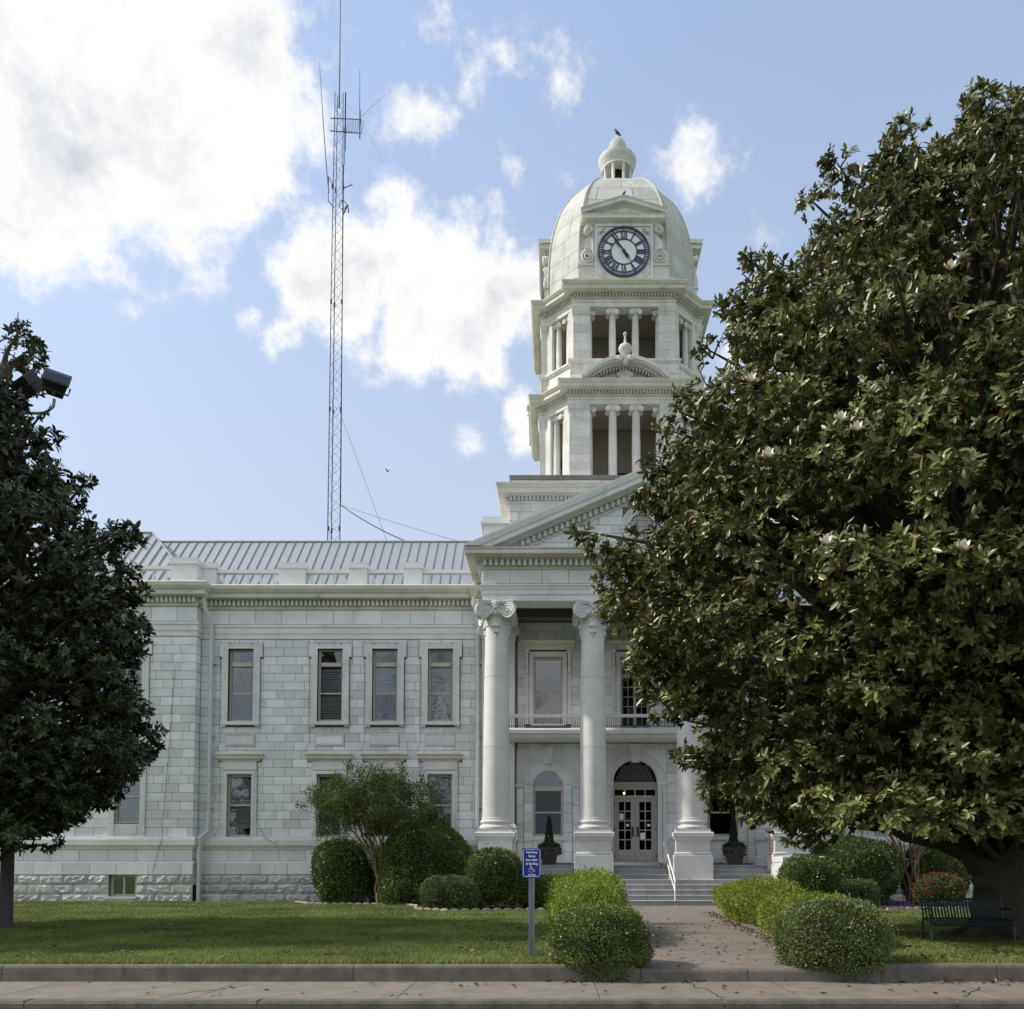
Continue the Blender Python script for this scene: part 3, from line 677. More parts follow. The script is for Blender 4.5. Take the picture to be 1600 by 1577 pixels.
# fanlight with round tracery
fl = MB().prism([(x-.9,5.25),(x+.9,5.25)]+arc(x,zs,.9,0,math.pi,24), yd+.04, yd+.05).build('fanlight_pane', M_GLASSD, en, loc=(0,0,0))
m = MB()
for j in range(6):
    for i in range(-7, 8):
        px_, pz_ = x+i*.125+(j%2)*.0625, zs+.08+j*.14
        if math.hypot(px_-x, pz_-zs) < .83:
            m.tube([(px_+.055*math.cos(t), yd+.02, pz_+.055*math.sin(t)) for t in [k*math.pi/5 for k in range(11)]], .014, 4, cap=False)
m.build('fanlight_tracery', M_GALV, en, loc=(0,0,0))
MB().box(x-.95,x+.95,YB-.25,YB+.3,1.82,1.95).build('threshold', M_STEP, en, loc=(0,0,0))
for s in (-1, 1):
    a, b = (x-.84, x-.006) if s < 0 else (x+.006, x+.84)
    dl = part('door'); w0, w1 = a+.17, b-.17; wm = (w0+w1)/2; zt = [2.48+.393*k for k in range(6)]
    m = MB(); m.box(a,w0,yd,yd+.05,1.96,4.57).box(w1,b,yd,yd+.05,1.96,4.57).box(w0,w1,yd,yd+.05,1.96,2.46).box(w0,w1,yd,yd+.05,4.44,4.57)
    m.box(wm-.02,wm+.02,yd+.006,yd+.045,2.46,4.44)
    for z in zt[1:-1]: m.box(w0,w1,yd+.008,yd+.043,z-.02,z+.02)
    m.build('door_leaf', M_DOORP, dl, loc=(0,0,0))
    for k in range(5):
        pane(w0,wm-.02,zt[k]-.01,zt[k+1]-.02,yd+.025,dl,M_GLASSD); pane(wm+.02,w1,zt[k]-.01,zt[k+1]-.02,yd+.025,dl,M_GLASSD)
    hx = b-.10 if s < 0 else a+.10
    MB().box(hx-.045,hx+.045,yd-.012,yd-.0,3.0,3.40).tube([(hx,yd-.0,3.06),(hx,yd-.07,3.08),(hx,yd-.07,3.32),(hx,yd,3.34)], .014).build('handle', M_IRON, dl, loc=(0,0,0))
    for z in (2.2, 3.3, 4.3):
        hx2 = a-.02 if s < 0 else b+.02
        MB().tube([(hx2,yd-.02,z-.06),(hx2,yd-.02,z+.06)], .022).build('hinge', M_IRON, dl, loc=(0,0,0))
    for (nx, nz, nw, nh) in (((w0+.11,3.83,.17,.26),(wm+.11,3.47,.12,.10)) if s < 0 else ((w0+.14,3.02,.20,.28),(wm+.14,3.47,.12,.10))):
        MB().box(nx-nw/2,nx+nw/2,yd+.012,yd+.016,nz-nh/2,nz+nh/2).build('notice', M_PAPER, dl, loc=(0,0,0))
    # lamp seen through the transom is inside the lobby
lm = bpy.data.materials.new('lobby_lamp'); lm.use_nodes = True
T = NT(lm.node_tree); T.n.clear(); T.l.new(T.new('ShaderNodeEmission', {'Color': (1,.62,.22,1), 'Strength': 14}).outputs[0], T.new('ShaderNodeOutputMaterial').inputs[0])
ll = MB().lathe([(.0,-.05),(.035,-.035),(.05,0),(.035,.035),(0,.05)], seg=12, cap=False).build('ceiling_lamp', lm, smooth=True)
ll.location = (x-.40, yd+.5, 4.84); tag(ll, 'small glowing ceiling lamp seen through the transom panes over the doors', 'lamp')
MB().tube([(0,0,.045),(0,0,.6)], .008).build('cord', M_WIRE, ll, loc=(0,0,0))
# windows onto the balcony
for i, xw in enumerate(LOC):
    wn_ = part('balcony_door' if i == 1 else 'balcony_window'); z0 = 7.3 if i == 1 else 7.65
    m = MB(); m.box(xw-.78,xw-.6,YB-.07,YB+.02,z0,10.45).box(xw+.6,xw+.78,YB-.07,YB+.02,z0,10.45).box(xw-.78,xw+.78,YB-.072,YB+.02,10.45,10.66); m.build('architrave', M_TRIM, wn_, loc=(0,0,0))
    for s in (-1, 1):
        m = MB(); m.box(xw+s*.88-.08,xw+s*.88+.08,YB-.05,YB+.01,z0,9.75).box(xw+s*.88-.07,xw+s*.88+.07,YB-.16,YB+.01,9.75,10.02).box(xw+s*.88-.06,xw+s*.88+.06,YB-.11,YB+.01,10.02,10.66).box(xw+s*.88-.10,xw+s*.88+.10,YB-.22,YB+.01,10.62,10.74)
        m.build('bracket', M_TRIM, wn_, loc=(0,0,0))
    MB().ring([(xw-.86,YB+.02),(xw-.86,YB-.02),(xw+.86,YB-.02),(xw+.86,YB+.02)], [(-.02,10.742),(.10,10.742),(.14,10.84),(.20,10.88),(.20,10.98),(.27,11.06),(.27,11.10),(-.02,11.14)], closed=False).build('hood', M_CORN, wn_, loc=(0,0,0))
    yf = YB+.08
    if i != 1:
        bars([(xw-.6,xw-.52,z0,10.45),(xw+.52,xw+.6,z0,10.45),(xw-.52,xw+.52,10.36,10.45),(xw-.52,xw+.52,z0,7.76),(xw-.52,xw+.52,9.02,9.09)], yf, yf+.1, 'frame', M_FRAME, wn_)
        pane(xw-.52,xw+.52,7.76,9.02,yf+.05,wn_); pane(xw-.52,xw+.52,9.09,10.36,yf+.06,wn_)
        MB().box(xw-.72,xw+.72,YB-.1,YB+.05,7.55,7.65).build('sill', M_TRIM, wn_, loc=(0,0,0))
    else:
        bars([(xw-.6,xw-.5,z0,10.45),(xw+.5,xw+.6,z0,10.45),(xw-.06,xw+.06,z0,9.7),(xw-.5,xw+.5,9.6,9.72),(xw-.5,xw+.5,10.36,10.45),(xw-.5,xw+.5,z0,7.6)], yf, yf+.1, 'frame', M_DOORP, wn_)
        for s0 in (xw-.5, xw+.06):
            for c in range(2):
                for r_ in range(5):
                    pane(s0+c*.22+.015,s0+(c+1)*.22-.015,7.6+r_*.4+.015,7.6+(r_+1)*.4-.015,yf+.05,wn_,M_GLASSD)
        bars([(s0+.22-.014,s0+.22+.014,7.6,9.6) for s0 in (xw-.5,xw+.06)]+[(s0,s0+.44,7.6+.4*k-.014,7.6+.4*k+.014) for s0 in (xw-.5,xw+.06) for k in range(1,5)], yf+.02, yf+.07, 'glazing_bar', M_DOORP, wn_)
        pane(xw-.5,xw+.5,9.72,10.36,yf+.05,wn_,M_GLASSD)
# balcony
bc = part('balcony'); yb = 34.25; bx0, bx1 = CX[0]+.3, CX[3]-.3
MB().ring([(bx0,YB),(bx0,yb),(bx1,yb),(bx1,YB)], [(-.3,6.86),(-.06,6.86),(0,6.94),(.02,7.02),(.10,7.06),(.10,7.20),(.05,7.27),(-.3,7.28)], closed=False).build('slab_moulding', M_TRIM, bc, loc=(0,0,0))
MB().box(bx0+.2,bx1-.2,yb+.2,YB,6.88,7.26).build('slab', M_TRIM, bc, loc=(0,0,0))
MB().box(bx0,bx1,yb-.02,yb+.14,7.72,7.84).build('top_rail', M_TRIM, bc, loc=(0,0,0))
m = MB(); k = bx0+.05
while k < bx1: m.box(k-.009,k+.009,yb+.05,yb+.068,7.28,7.72); k += .085
bar = m.build('iron_bars', M_IRON, bc, loc=(0,0,0))
MB().box(bx0,bx1,yb+.045,yb+.075,7.36,7.39).build('bottom_rail', M_IRON, bc, loc=(0,0,0))
# antae (square piers against the wall) at the ends
for s, xc in ((-1, CX[0]), (1, CX[3])):
    an = part('anta')
    MB().box(xc-.74,xc+.60,YB-.30,YB+.02,3.5,11.1).build('shaft', M_COLM, an, loc=(0,0,0)) if s < 0 else MB().box(xc-.60,xc+.74,YB-.30,YB+.02,3.5,11.1).build('shaft', M_COLM, an, loc=(0,0,0))
    a, b = (xc-.74, xc+.60) if s < 0 else (xc-.60, xc+.74)
    MB().ring([(a,YB+.02),(a,YB-.3),(b,YB-.3),(b,YB+.02)], [(0,3.06),(.14,3.06),(.14,3.2),(.06,3.26),(.10,3.34),(.03,3.5),(0,3.5)], closed=False).build('base', M_COLM, an, loc=(0,0,0))
    MB().ring([(a,YB+.02),(a,YB-.3),(b,YB-.3),(b,YB+.02)], [(-.01,1.8),(.14,1.8),(.14,2.15),(.06,2.2),(.06,2.75),(.15,2.85),(.15,3.055),(-.01,3.055)], closed=False).build('pedestal', M_COLM, an, loc=(0,0,0))
    MB().ring([(a,YB+.02),(a,YB-.3),(b,YB-.3),(b,YB+.02)], [(-.01,11.1),(.02,11.1),(.05,11.2),(.05,11.6),(.14,11.7),(.14,11.86),(-.01,11.86)], closed=False).build('capital', M_COLM, an, loc=(0,0,0))
    for sx in (a-.02, b+.02):
        m = MB(); m.tube([(sx+.20*math.cos(t)*(1-t/16),YB-.36,11.45+.20*math.sin(t)*(1-t/16)) for t in [k*.5 for k in range(26)]], .035, 6); m.lathe([(.0,-.04),(.19,-.03),(.19,.03),(0,.04)], seg=18, cap=False)
        v0 = len(m.v)-18*4
        for q in range(v0, len(m.v)): xx, yy, zz = m.v[q]; m.v[q] = (sx+xx, YB-.33+zz, 11.45+yy)
        m.build('volute', M_COLM, an, loc=(0,0,0))
# columns
def ionic_capital():
    m = MB(); zt = 0.0                      # local z: 0 is the underside of the architrave
    m.lathe([(.43,-.98),(.44,-.93),(.46,-.92),(.46,-.89),(.43,-.87),(.44,-.62),(.56,-.50),(.60,-.42),(.56,-.34),(.50,-.30)], seg=32)
    for k in range(20):                      # egg moulding
        a = 2*math.pi*k/20; cx, cy = .57*math.cos(a), .57*math.sin(a)
        m.lathe([(.0,-.56),(.05,-.52),(.06,-.45),(.045,-.39),(0,-.36)], cx, cy, 6, cap=False)
    m.box(-.52,.52,-.52,.52,-.32,-.14)
    a = .70; cc = .58                        # concave-sided abacus
    pts = []
    for k in range(4):
        th = k*math.pi/2; c, s = math.cos(th), math.sin(th)
        for (x, y) in ((-a+.05,-a),(-.35,-cc),(.35,-cc),(a-.05,-a)): pts.append((x*c-y*s, x*s+y*c))
    m.hprism(pts, -.14, -.06); m.hprism([(x*1.04,y*1.04) for x,y in pts], -.06, -.002)
    for k in range(4):
        Mk = Matrix.Rotation(k*math.pi/2, 4, 'Z')
        for s in (-1, 1):
            sp = MB(); n = 44
            path = []; rad = []
            for q in range(n):
                t = q/(n-1); ang = math.pi/2+s*t*2.6*2*math.pi*-1
                rr = .27*(1-t)**.8+.03
                path.append((rr*math.cos(ang), -.03-.03*t, rr*math.sin(ang))); rad.append(.045*(1-.55*t))
            sp.tube(path, rad, 5)
            dsk = MB().lathe([(.0,-.05),(.25,-.05),(.26,.0),(.25,.05),(.20,.055)], seg=20, cap=False)
            dsk.v = [(x, z, y) for x, y, z in dsk.v]; dsk.f = [f[::-1] for f in dsk.f]
            sp.add(dsk.v, dsk.f); sp.lathe([(.0,-.05),(.05,-.03),(.05,.03),(0,.05)], 0, -.06, 8, cap=False)
            sp.xform(Mk @ Matrix.Translation((s*.47,-.60,-.42)) @ Matrix.Rotation(-s*R(24), 4, 'Z'))
            m.add(sp.v, sp.f)
        # flower on the abacus and garland drop on the neck
        fl = MB()
        for (px_, pz_, r_) in ((0,-.12,.11),(-.10,-.09,.07),(.10,-.09,.07),(0,-.24,.08),(-.08,-.19,.06),(.08,-.19,.06),(-.05,-.32,.05),(.05,-.32,.05)):
            fl.lathe([(0,pz_-r_),(r_*.8,pz_-r_*.6),(r_,pz_),(r_*.8,pz_+r_*.6),(0,pz_+r_)], px_, -.60, 8, cap=False)
        for (pz_, r_) in ((-.66,.07),(-.76,.085),(-.86,.11),(-.93,.13),(-1.02,.07),(-1.10,.085),(-1.18,.10),(-1.26,.055),(-1.33,.06),(-1.40,.03)):
            for dx in ((-.5,.5) if r_ > .08 else (0,)):
                fl.lathe([(0,pz_-r_*.7),(r_*.7,pz_-r_*.4),(r_*.8,pz_),(r_*.5,pz_+r_*.5),(0,pz_+r_*.7)], dx*r_, -.445, 7, cap=False)
        fl.xform(Mk); m.add(fl.v, fl.f)
    return m.mesh('capital', M_COLM, True)
CAPM = ionic_capital()
def shaft_r(t): return .515-.085*(t**1.7)
ZS0, ZS1, ZARCH = 3.52, 10.95, 11.88
drums = []
for a, b in ((ZS0,6.28),(6.28,8.98),(8.98,ZS1)):
    pr = []
    for k in range(9):
        z = a+(b-a)*k/8; r = shaft_r((z-ZS0)/(ZS1-ZS0)); pr.append((r, z))
    pr = [(pr[0][0]-.010, a+.003)]+[(pr[0][0], a+.014)]+pr[1:-1]+[(pr[-1][0], b-.012),(pr[-1][0]-.010, b-.001)]
    if a == ZS0: pr = [(.555,a),(.555,a+.06),(.53,a+.08)]+[p for p in pr if p[1] > a+.2]
    drums.append(MB().lathe(pr, seg=48).mesh('shaft_drum', M_COLM, True))
basem = MB().box(-.66,.66,-.66,.66,3.06,3.17).lathe([(.62,3.172),(.66,3.21),(.66,3.26),(.62,3.30),(.57,3.32),(.55,3.36),(.57,3.40),(.60,3.42),(.61,3.46),(.59,3.50),(.55,3.52)], seg=48).mesh('base', M_COLM, True)
def sq(h): return [(-h,-h),(h,-h),(h,h),(-h,h)]
pedm = MB().ring(sq(.64), [(-.64,3.055),(.08,3.055),(.12,3.02),(.12,2.90),(.06,2.80),(.03,2.76),(0,2.74),(0,2.30),(.03,2.28),(.05,2.24),(.0,2.22),(0,2.21)]).mesh('pedestal', M_COLM)
pedb = MB().ring(sq(.64), [(-.02,2.205),(.06,2.205),(.09,2.18),(.09,1.50),(.10,.6),(-.02,.6)]).mesh('plinth', M_COLM)
for x in CX:
    c = part('column'); c.location = (x-XA, YC-36, -.3)
    link('plinth', pedb, c); link('pedestal', pedm, c); link('base', basem, c)
    for d in drums: link('shaft_drum', d, c)
    link('capital', CAPM, c, (0,0,ZARCH))
# porch ceiling
pc = part('porch_ceiling')
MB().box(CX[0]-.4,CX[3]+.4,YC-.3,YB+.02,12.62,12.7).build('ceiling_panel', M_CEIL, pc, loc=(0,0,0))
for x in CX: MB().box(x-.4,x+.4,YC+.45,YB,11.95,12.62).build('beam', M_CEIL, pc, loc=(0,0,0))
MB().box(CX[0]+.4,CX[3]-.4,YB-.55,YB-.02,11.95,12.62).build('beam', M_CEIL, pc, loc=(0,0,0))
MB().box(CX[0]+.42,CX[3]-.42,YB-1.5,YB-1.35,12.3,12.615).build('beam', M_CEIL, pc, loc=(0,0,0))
# entablature of the portico
EX0, EX1 = CX[0]-.52, CX[3]+.52; EY = YC-.48
pts = [(EX0,38.5),(EX0,EY),(EX1,EY),(EX1,38.5)]
po = part('entablature')
MB().ring(pts, [(-.94,11.885),(0,11.885),(0,12.12),(.03,12.125),(.03,12.33),(.06,12.335),(.06,12.40),(.10,12.44),(.10,12.50),(0,12.54),(-.94,12.54)], closed=False).build('architrave', M_TRIM, po, loc=(0,0,0))
MB().ring(pts, [(-.3,12.54),(-.006,12.54),(-.006,13.1),(-.3,13.1)], closed=False).build('frieze_backing', M_MORT, po, loc=(0,0,0))
ashlar(po, EX0, EX1, 12.545, 13.08, EY-.018, .6, 1.12, [], M_TRIM, 50)
MRL = Matrix.Translation((EX0, 38.5, 0)) @ Matrix.Rotation(R(-90), 4, 'Z')
ashlar(po, 0, 38.5-EY, 12.545, 13.08, -.018, .6, 1.12, [], M_TRIM, 51, M=MRL)
CORN = [(-.05,13.08),(.04,13.08),(.08,13.15),(.04,13.19),(.04,13.43),(.22,13.44),(.26,13.50),(.60,13.52),(.60,13.66),(.64,13.70),(.64,13.74),(-.05,13.80)]
MB().ring(pts, CORN, closed=False).build('cornice', M_CORN, po, loc=(0,0,0))
MB().dentils(pts, .03, .22, 13.21, 13.42, .115, .10, closed=False).build('dentil_row', M_TRIM, po, loc=(0,0,0))['kind'] = 'stuff'
# pediment
pe = part('pediment'); PX0, PX1 = EX0-.64, EX1+.64; YF = EY-.64; zb = 13.80; zap = 16.75; hw = (PX1-PX0)/2; sl = (zap-zb-.02)/hw
MB().prism([(EX0+.2,zb-.1),(EX1-.2,zb-.1),(XA,zb-.1+(hw-.84)*sl)], EY+.03, EY+.25).build('tympanum_backing', M_MORT, pe, loc=(0,0,0))
ntc = 6; th_ = (zap-zb-.9)/ntc
for i in range(ntc):                         # tympanum courses, cut along the rake
    a, b = zb+i*th_, zb+(i+1)*th_
    half = lambda z: hw-.55-(z-zb+.25)/sl
    h0 = half(b)+ .25
    if h0 < .5: break
    n = max(1, round(2*h0/1.15)); st = 2*h0/n
    for q in range(n):
        x0_, x1_ = XA-h0+q*st, XA-h0+(q+1)*st
        if b > 14.15 and a < 15.35 and x1_ > XA-.75 and x0_ < XA+.75:
            if x0_ < XA-.8: x1_ = XA-.72
            elif x1_ > XA+.8: x0_ = XA+.72
            else: continue
        block('stone_block', x0_+.006, x1_-.006, a+.006, b-.006, EY, .04, M_WALL, pe)
# oculus
zo = 14.78
m = MB()
for r0, r1, d in ((.46,.56,.09),(.56,.68,.05),(.68,.78,.08)):
    n = 40; 
    for i in range(n):
        t0, t1 = 2*math.pi*i/n, 2*math.pi*(i+1)/n
        m.prism([(XA+r0*math.cos(t0),zo+r0*math.sin(t0)),(XA+r1*math.cos(t0),zo+r1*math.sin(t0)),(XA+r1*math.cos(t1),zo+r1*math.sin(t1)),(XA+r0*math.cos(t1),zo+r0*math.sin(t1))], EY-d, EY+.05)
m.build('oculus_ring', M_TRIM, pe, loc=(0,0,0))
MB().prism(arc(XA,zo,.47,0,2*math.pi*.975,39), EY+.012, EY+.022).build('oculus_pane', M_GLASS, pe, loc=(0,0,0))
MB().prism(arc(XA,zo,.47,0,2*math.pi*.975,39), EY+.024, EY+.028).build('oculus_dark', M_DARK, pe, loc=(0,0,0))
m = MB()
for k in (-.25,0,.25):
    h = math.sqrt(.46**2-k*k); m.box(XA+k-.012,XA+k+.012,EY-.01,EY+.01,zo-h,zo+h).box(XA-h,XA+h,EY-.012,EY+.008,zo+k-.012,zo+k+.012)
m.build('oculus_bars', M_FRAME, pe, loc=(0,0,0))
MB().prism([(XA-.13,zo+.70),(XA+.13,zo+.70),(XA+.22,zo+1.2),(XA-.22,zo+1.2)], EY-.12, EY+.02).build('keystone', M_TRIM, pe, loc=(0,0,0))
# raking cornice: profile swept up both slopes
prof = [(.0,-.95),(.07,-.92),(.09,-.86),(.04,-.84),(.04,-.59),(.22,-.57),(.26,-.50),(.60,-.48),(.60,-.32),(.64,-.26),(.68,-.05),(.68,.0)]
for s in (-1, 1):
    m = MB(); k = len(prof); vs = []
    for (px_, zt) in ((XA+s*(hw), zb+.02), (XA, zap)):
        for o, dz in prof:
            vs.append((px_, EY-o, zt+dz if not (px_ != XA and zt+dz < zb) else zt+dz))
        vs.append((px_, 45 if False else EY+.25, zt+.0)); vs.append((px_, EY+.25, zt-.95))
    kk = k+2; fs = [(q, q+1, kk+q+1, kk+q) if s < 0 else (q, kk+q, kk+q+1, q+1) for q in range(kk-1)]
    # clip the low end against the horizontal cornice
    cut = []
    for q in range(kk):
        a = Vector(vs[q]); b = Vector(vs[kk+q])
        if a.z < zb-.02: t = (zb-.02-a.z)/(b.z-a.z); a = a.lerp(b, t)
        cut.append(tuple(a))
    m.add(cut+vs[kk:], fs); m.build('raking_cornice', M_TRIM, pe, loc=(0,0,0))
    md = MB(); L = hw-1.6; n = int(L/.215)
    for q in range(n):
        xc = XA+s*(.25+q*.215); zt = zap-abs(xc-XA)*sl
        if zt-.86 < zb+.02: continue
        md.box(xc-.058,xc+.058,EY-.21,EY-.06,zt-.82,zt-.62)
    md.build('raking_dentil_row', M_TRIM, pe, loc=(0,0,0))['kind'] = 'stuff'
    # roof slope behind
    MB().add([(XA+s*hw,YF,zb+.01),(XA,YF,zap-.01),(XA,39.5,zap-.01),(XA+s*hw,39.5,zb+.01)], [(0,1,2,3)]).build('roof_slope', M_ROOF, pe, loc=(0,0,0))

# ---- steps, porch floor, cheek walls
st = part('steps'); z_0, z_1 = .37, 1.82; rr = (z_1-z_0)/8
for k in range(8):
    y0 = 30.75+k*.33 if k < 5 else 32.25+(k-4)*.33
    zt = z_0+(k+1)*rr
    nseg = 4 if k < 5 else 1
    if k < 5: sp = [(CX[0]+.85, CX[3]-.85)]
    else: sp = [(CX[0]+.74,CX[1]-.74),(CX[1]+.74,CX[2]-.74),(CX[2]+.74,CX[3]-.74)]
    for a, b in sp:
        n = max(1, round((b-a)/2.4))
        for q in range(n):
            p0, p1 = a+(b-a)*q/n+.004, a+(b-a)*(q+1)/n-.004
            MB().add([(p0,y0,zt-rr+.004),(p1,y0,zt-rr+.004),(p1,y0,zt-.045),(p0,y0,zt-.045),(p0,y0-.03,zt-.04),(p1,y0-.03,zt-.04),(p1,y0-.03,zt-.012),(p0,y0-.03,zt-.012),(p1,y0-.015,zt),(p0,y0-.015,zt),(p1,y0+.36,zt),(p0,y0+.36,zt),(p1,y0+.36,zt-rr),(p0,y0+.36,zt-rr)],
              [(0,1,2,3),(3,2,5,4),(4,5,6,7),(7,6,8,9),(9,8,10,11),(0,3,4,7,9,11,13),(1,12,10,8,6,5,2)]).build('step', M_STEP, st, loc=(0,0,0))
MB().box(CX[0]-.6,CX[3]+.6,33.5,YB,1.5,1.815).build('porch_floor', M_STEP, st, loc=(0,0,0))
MB().box(CX[0]+.8,CX[3]-.8,31.1,33.6,.3,.54).build('step_core', M_MORT, st, loc=(0,0,0))
for s, xc in ((-1, CX[0]), (1, CX[3])):
    MB().ring([(xc-.73,30.9),(xc+.73,30.9),(xc+.73,32.26),(xc-.73,32.26)], [(-.3,2.12),(.0,2.12),(.02,2.10),(.02,1.92),(0,1.90),(0,.25)]).add([(xc-.5,31.1,2.12),(xc+.5,31.1,2.12),(xc+.5,32.2,2.12),(xc-.5,32.2,2.12)],[(0,1,2,3)]).build('cheek_wall', M_COLM, st, loc=(0,0,0))
    MB().box(xc-.72,xc+.72,32.3,YB,.3,1.80).build('porch_side', M_COLM, st, loc=(0,0,0))

# ================================================================= CLOCK TOWER
YT = 44.0
def octo(H, a, s):
    q = [(-a,-H),(a,-H),(a,-H+s),(H-s,-a),(H,-a),(H,a),(H-s,a),(a,H-s),(a,H),(-a,H),(-a,H-s),(-H+s,a),(-H,a),(-H,-a),(-H+s,-a),(-a,-H+s)]
    if s < .01: q = [(-a,-H),(a,-H),(H,-a),(H,a),(a,H),(-a,H),(-H,a),(-H,-a)]
    return [(XA+x, YT+y) for x, y in q]
tw = part('tower_base')
# square podium with cornice
hb = 5.40; sqp = lambda h: [(XA-h,YT-h),(XA+h,YT-h),(XA+h,YT+h),(XA-h,YT+h)]
MB().ring(sqp(hb-.02), [(-.02,13.5),(0,13.5),(0,18.6),(-.02,18.6)]).build('podium_backing', M_MORT, tw, loc=(0,0,0))
for k in range(4):
    if k == 2: continue
    Mk = Matrix.Translation((XA,YT,0)) @ Matrix.Rotation(k*math.pi/2, 4, 'Z')
    ashlar(tw, -hb, hb, 14.6, 18.3, -hb, .42, 1.1, [], M_TOWER, 60+k, M=Mk)
MB().ring(sqp(hb), [(-.1,18.28),(.03,18.28),(.08,18.35),(.03,18.37),(.03,18.55),(.2,18.56),(.48,18.60),(.48,18.78),(.52,18.82),(.58,18.98),(.58,19.02),(-.1,19.06)]).build('podium_cornice', M_CORN, tw, loc=(0,0,0))
MB().dentils(sqp(hb), .02, .17, 18.38, 18.54, .09, .085).build('dentil_row', M_TRIM, tw, loc=(0,0,0))['kind'] = 'stuff'
for k in range(4):
    if k == 2: continue
    Mk = Matrix.Translation((XA,YT,0)) @ Matrix.Rotation(k*math.pi/2, 4, 'Z')
    ashlar(tw, -hb+.12, hb-.12, 19.04, 19.42, -hb+.10, .5, 1.35, [], M_TOWER, 66+k, M=Mk, depth=.2)
MB().ring(sqp(hb-.1), [(-.3,19.42),(.07,19.42),(.09,19.5),(.09,19.60),(-1.6,19.66)]).build('podium_coping', M_MORT, tw, loc=(0,0,0))
MB().hprism(sqp(hb-.3), 19.5, 19.64).build('podium_deck', M_TOWER, tw, loc=(0,0,0))
# stair head behind the portico roof, left of the podium
MB().box(-3.2,-2.1,YT-4.9,YT-2,14.5,17.5).box(-3.35,-2.05,YT-5.05,YT-1.9,17.5,17.62).box(-3.25,-2.05,YT-4.95,YT-1.9,17.62,17.85).build('roof_block', M_PARAP, tw, loc=(0,0,0))

def belfry_column(z0, z1, r):
    m = MB().lathe([(r*1.25,z0),(r*1.25,z0+.07),(r*1.05,z0+.10),(r*1.12,z0+.15),(r,z0+.2),(r*.99,z0+(z1-z0)*.5),(r*.86,z1-.30),(r*.92,z1-.28),(r*.86,z1-.25),(r*1.1,z1-.12)], seg=24)
    m.box(-r*1.2,r*1.2,-r*1.2,r*1.2,z1-.09,z1)
    for s in (-1, 1):
        for sy in (-1, 1):
            c = MB().lathe([(0,-.05),(.12,-.05),(.135,0),(.12,.05),(0,.05)], seg=14, cap=False); c.v = [(x+s*r*1.15, z+sy*r*1.05, y+z1-.18) for x, y, z in c.v]; c.f = [f[::-1] for f in c.f]; m.add(c.v, c.f)
            c = MB().lathe([(0,-.03),(.045,-.02),(.045,.02),(0,.03)], seg=8, cap=False); c.v = [(x+s*r*1.15, z+sy*(r*1.05+.05), y+z1-.18) for x, y, z in c.v]; m.add(c.v, c.f)
    m.box(-r*1.1,r*1.1,-r*1.05,r*1.05,z1-.22,z1-.09)
    return m.mesh('belfry_column', M_TOWER, True)
